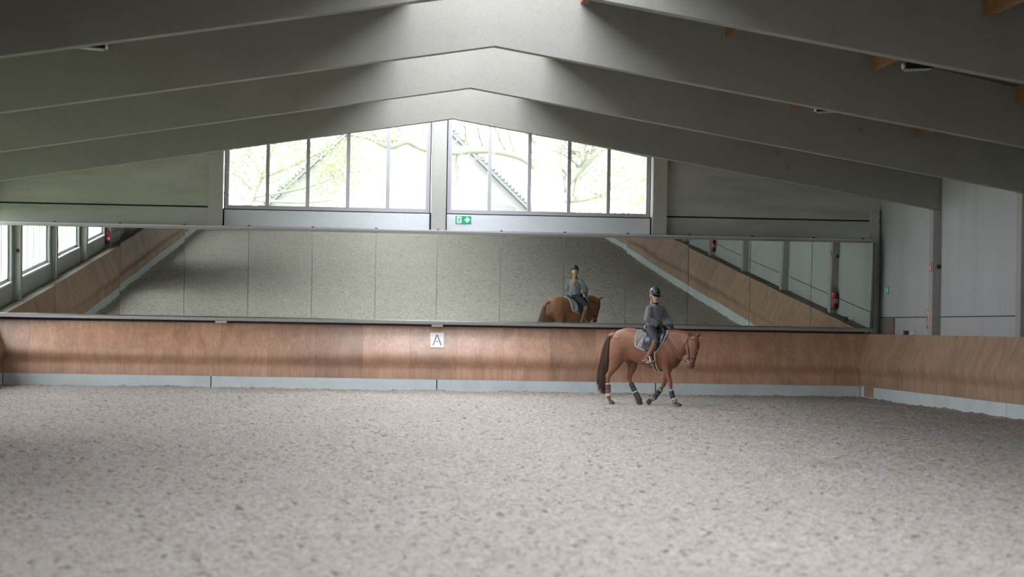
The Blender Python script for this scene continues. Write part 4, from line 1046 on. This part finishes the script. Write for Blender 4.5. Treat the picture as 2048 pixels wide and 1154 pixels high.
# ------------------------------------------------------------------ outside: lawn, barn, trees
tag(boxo('lawn', -90, 90, -110, 90, -.6, -.12, None), kind='structure')
lw = bpy.data.objects['lawn']; m_ = mat('lawn_grass', (.09, .16, .045), .95); k = N(m_); n = k.noise(k.coord(), .5, 6, .6)
k.base(k.ramp(n, [(.3, (.14, .20, .09)), (.7, (.22, .27, .14))])); lw.data.materials.append(m_)
M['barn'] = concrete('barn_plaster', (.36, .35, .355), .04)
m_ = mat('barn_tiles', (.24, .23, .25), .8); M['tiles'] = m_
M['bark'] = concrete('bark_pale', (.30, .285, .25), .14, (1, 1, .3))
M['leaf'] = mat('spring_leaf', (.42, .48, .26), .7)
M['leaf_dry'] = mat('dry_leaf', (.5, .40, .28), .8)
def onY(u, v, Y):
    d = fw+(u-1024)/F*r2+(577-v)/F*u2; return CAM+d*(Y-CAM.y)/d.y
BYD = 26.0
pk = onY(803, 173, BYD); lf = onY(542, 408, BYD); rg = onY(1043, 408, BYD)
sl_ = (pk.z-lf.z)/(pk.x-lf.x); ez = 3.6; xl = pk.x-(pk.z-ez)/sl_; xr = pk.x+(pk.z-ez)/sl_
barn = empty('barn', (pk.x, BYD, -.12), 'pale gabled barn outside behind the gable window', 'building')
def bp(name, bm, mt, par=None):
    o = mk(name, bm, mt); o.parent = par or barn; o.matrix_parent_inverse = Matrix.Translation((-pk.x, -BYD, .12)); return o
bm = bmesh.new(); prism(bm, [(xl, -.12), (xr, -.12), (xr, ez), (pk.x, pk.z), (xl, ez)], 'y', BYD, BYD+18); bp('wall', bm, M['barn'])
for s, xe in ((-1, xl), (1, xr)):
    dx = (xe-pk.x); ov = 1.06
    bm = bmesh.new(); A_ = (pk.x, pk.z+.02); B_ = (pk.x+dx*ov, pk.z-(pk.z-ez)*ov+.02)
    prism(bm, [A_, B_, (B_[0], B_[1]+.28), (A_[0], A_[1]+.28)], 'y', BYD-.35, BYD+18.3); bp('roof_slope', bm, M['tiles'])
    bm = bmesh.new()
    for i in range(60):
        t = i/60; x = A_[0]+(B_[0]-A_[0])*t; z = A_[1]+(B_[1]-A_[1])*t+.27
        box(bm, *sorted((x, x+dx*ov/60*.8)), BYD-.42, BYD+18.3, z-.16, z+.0)
    o = bp('roof_tiles', bm, M['tiles']); o['kind'] = 'stuff'
cp = onY(668, 268, BYD); bm = bmesh.new(); box(bm, cp.x-.35, cp.x+.35, BYD+5, BYD+5.7, cp.z-3, cp.z+1.2); bp('chimney', bm, M['tiles'])
for u in (615, 752, 840, 1000):
    c_ = onY(u, 409, BYD); ww = .55
    bm = bmesh.new(); arc = [(c_.x-ww, c_.z-.10), (c_.x-ww*.5, c_.z-.02), (c_.x, c_.z), (c_.x+ww*.5, c_.z-.02), (c_.x+ww, c_.z-.10)]
    prism(bm, [(c_.x-ww, c_.z-1.5), (c_.x+ww, c_.z-1.5)]+arc[::-1], 'y', BYD-.03, BYD+.05); bp('window', bm, M['tiles'])
def tube_tree(name, label, trunk, branches, mt, leaves=None, group=None, seed=1, twig=3):
    """trunk/branches: lists of (x,y,z,r) chains."""
    rng = random.Random(seed)
    T = empty(name, (trunk[0][0], trunk[0][1], -.12), label, 'tree', group); inv = Matrix.Translation(T.location).inverted()
    bm = bmesh.new(); limb(bm, [(x, y, z, r, r) for x, y, z, r in trunk], (0, 1, 0), 4, 12)
    o = mk('trunk', bm, mt, None, True); o.parent = T; o.matrix_parent_inverse = inv
    tips = []; bm2 = bmesh.new()
    def grow(p, d, L, r, lvl):
        pts = [(*p, r, r)]; q_ = Vector(p); d = Vector(d)
        for i in range(4):
            d = (d+Vector((rng.uniform(-.35, .35), rng.uniform(-.35, .35), rng.uniform(-.2, .3)))).normalized(); q_ = q_+d*L/4
            pts.append((*q_, r*(1-.2*(i+1)), r*(1-.2*(i+1))))
            if lvl > 0:
                for _ in range(2):
                    dd = (d+Vector((rng.uniform(-1, 1), rng.uniform(-1, 1), rng.uniform(-.5, .8)))*.9).normalized(); grow(q_, dd, L*.6, r*.42, lvl-1)
            else: tips.append(q_.copy())
        limb(bm2, pts, (0, 1, 0), 1, 5, False)
    for b in branches:
        bm = bmesh.new(); limb(bm, [(x, y, z, r, r) for x, y, z, r in b], (0, 1, 0), 5, 9); o = mk('branch', bm, mt, None, True); o.parent = T; o.matrix_parent_inverse = inv
        S_ = spline(b, 3)
        for s in S_[2:]:
            d = Vector((rng.uniform(-1, 1), rng.uniform(-.6, .6), rng.uniform(-.2, 1))).normalized()
            grow(s[:3], d, rng.uniform(.9, 1.7), max(.012, s[3]*.33), twig-2 if twig > 2 else 0)
    o = mk('twigs', bm2, mt, None, True); o['kind'] = 'stuff'; o.parent = T; o.matrix_parent_inverse = inv
    if leaves:
        n, lm, sz = leaves; bm = bmesh.new()
        for _ in range(n):
            c_ = tips[int(rng.random()*len(tips))]+Vector((rng.gauss(0, .16), rng.gauss(0, .16), rng.gauss(0, .16)))
            a = Vector((rng.uniform(-1, 1), rng.uniform(-1, 1), rng.uniform(-1, 1))).normalized()*sz; b = a.cross(Vector((rng.random(), rng.random(), rng.random()))).normalized()*sz*.5
            bm.faces.new([bm.verts.new(c_-a), bm.verts.new(c_+b), bm.verts.new(c_+a), bm.verts.new(c_-b)])
        o = mk('foliage', bm, lm); o['kind'] = 'stuff'; o.parent = T; o.matrix_parent_inverse = inv
    return T
def ch(Y, *pts): return [(*onY(u, v, Y+(p[0] if p else 0)), r) for (u, v, r, *p) in pts]
YT = 17
g0 = onY(1098, 400, YT)
tube_tree('old_tree', 'big pale bare tree with thick spreading limbs right of the barn', [(g0.x, YT, -.12, .75), (g0.x, YT, 3, .62)]+ch(YT, (1098, 400, .52), (1095, 320, .45), (1100, 240, .40), (1104, 150, .3)),
    [ch(YT, (1090, 350, .16), (1050, 318, .125), (1000, 303, .12), (950, 299, .13), (900, 303, .12), (850, 297, .11), (815, 281, .12), (780, 292, .11), (740, 275, .09), (700, 268, .07), (650, 260, .05)),
     ch(YT, (1120, 380, .2), (1150, 345, .17), (1175, 320, .17), (1200, 300, .12), (1250, 280, .07)),
     ch(YT, (1100, 300, .15), (1075, 290, .06), (1040, 250, .05), (1000, 220, .04)),
     ch(YT, (1110, 400, .15), (1180, 395, .10), (1230, 370, .07), (1290, 340, .04)),
     ch(YT, (1150, 400, .13), (1160, 340, .09), (1168, 280, .07), (1172, 230, .05))], M['bark'], (900, M['leaf_dry'], .05), seed=5, twig=3)
YL = 15
g1 = onY(520, 420, YL)
tube_tree('young_tree', 'light green leafing tree left of the barn outside', [(g1.x-1.5, YL, -.12, .22), (g1.x-1.2, YL, 3, .17)]+ch(YL, (500, 400, .12), (530, 330, .09), (560, 260, .06)),
    [ch(YL, (500, 395, .06), (560, 385, .05), (620, 372, .04), (680, 350, .02)), ch(YL, (505, 380, .06), (470, 340, .04), (450, 300, .03)), ch(YL, (515, 360, .05), (590, 330, .04), (650, 300, .03), (700, 290, .02)),
     ch(YL, (505, 400, .05), (600, 405, .04), (660, 400, .03)), ch(YL, (520, 350, .05), (500, 300, .03), (480, 250, .02)), ch(YL, (500, 400, .05), (460, 390, .03), (430, 380, .02))], M['bark'], (5200, M['leaf'], .055), seed=8, twig=3)
for i, (x, y, r_, s_) in enumerate(((13, 52, 5.5, 3), (25, 46, 5, 4), (-16, 52, 5.5, 5))):
    T = empty('hedge_tree', (x, y, -.12), ['bare-looking bluish tree far behind to the right of the barn', 'pale tree at the right edge beyond the gable window', 'pale tree behind the barn on the left'][i], 'tree', 'trees beyond the barn')
    inv = Matrix.Translation(T.location).inverted(); rng = random.Random(s_)
    bm = bmesh.new(); limb(bm, [(x, y, -.12, .35, .35), (x, y, 5, .25, .25), (x+.3, y, 10, .08, .08)], n=2, seg=8); o = mk('trunk', bm, M['bark'], None, True); o.parent = T; o.matrix_parent_inverse = inv
    bm = bmesh.new()
    for _ in range(2600):
        d = Vector((rng.gauss(0, 1), rng.gauss(0, 1), rng.gauss(0, 1))).normalized()*r_*rng.random()**.4; c_ = Vector((x, y, 7.5))+d
        a = Vector((rng.uniform(-1, 1), rng.uniform(-1, 1), rng.uniform(-1, 1))).normalized()*.16; b = a.cross(Vector((rng.random(), rng.random(), rng.random()))).normalized()*.09
        bm.faces.new([bm.verts.new(c_-a), bm.verts.new(c_+b), bm.verts.new(c_+a), bm.verts.new(c_-b)])
    o = mk('foliage', bm, M['leaf']); o['kind'] = 'stuff'; o.parent = T; o.matrix_parent_inverse = inv
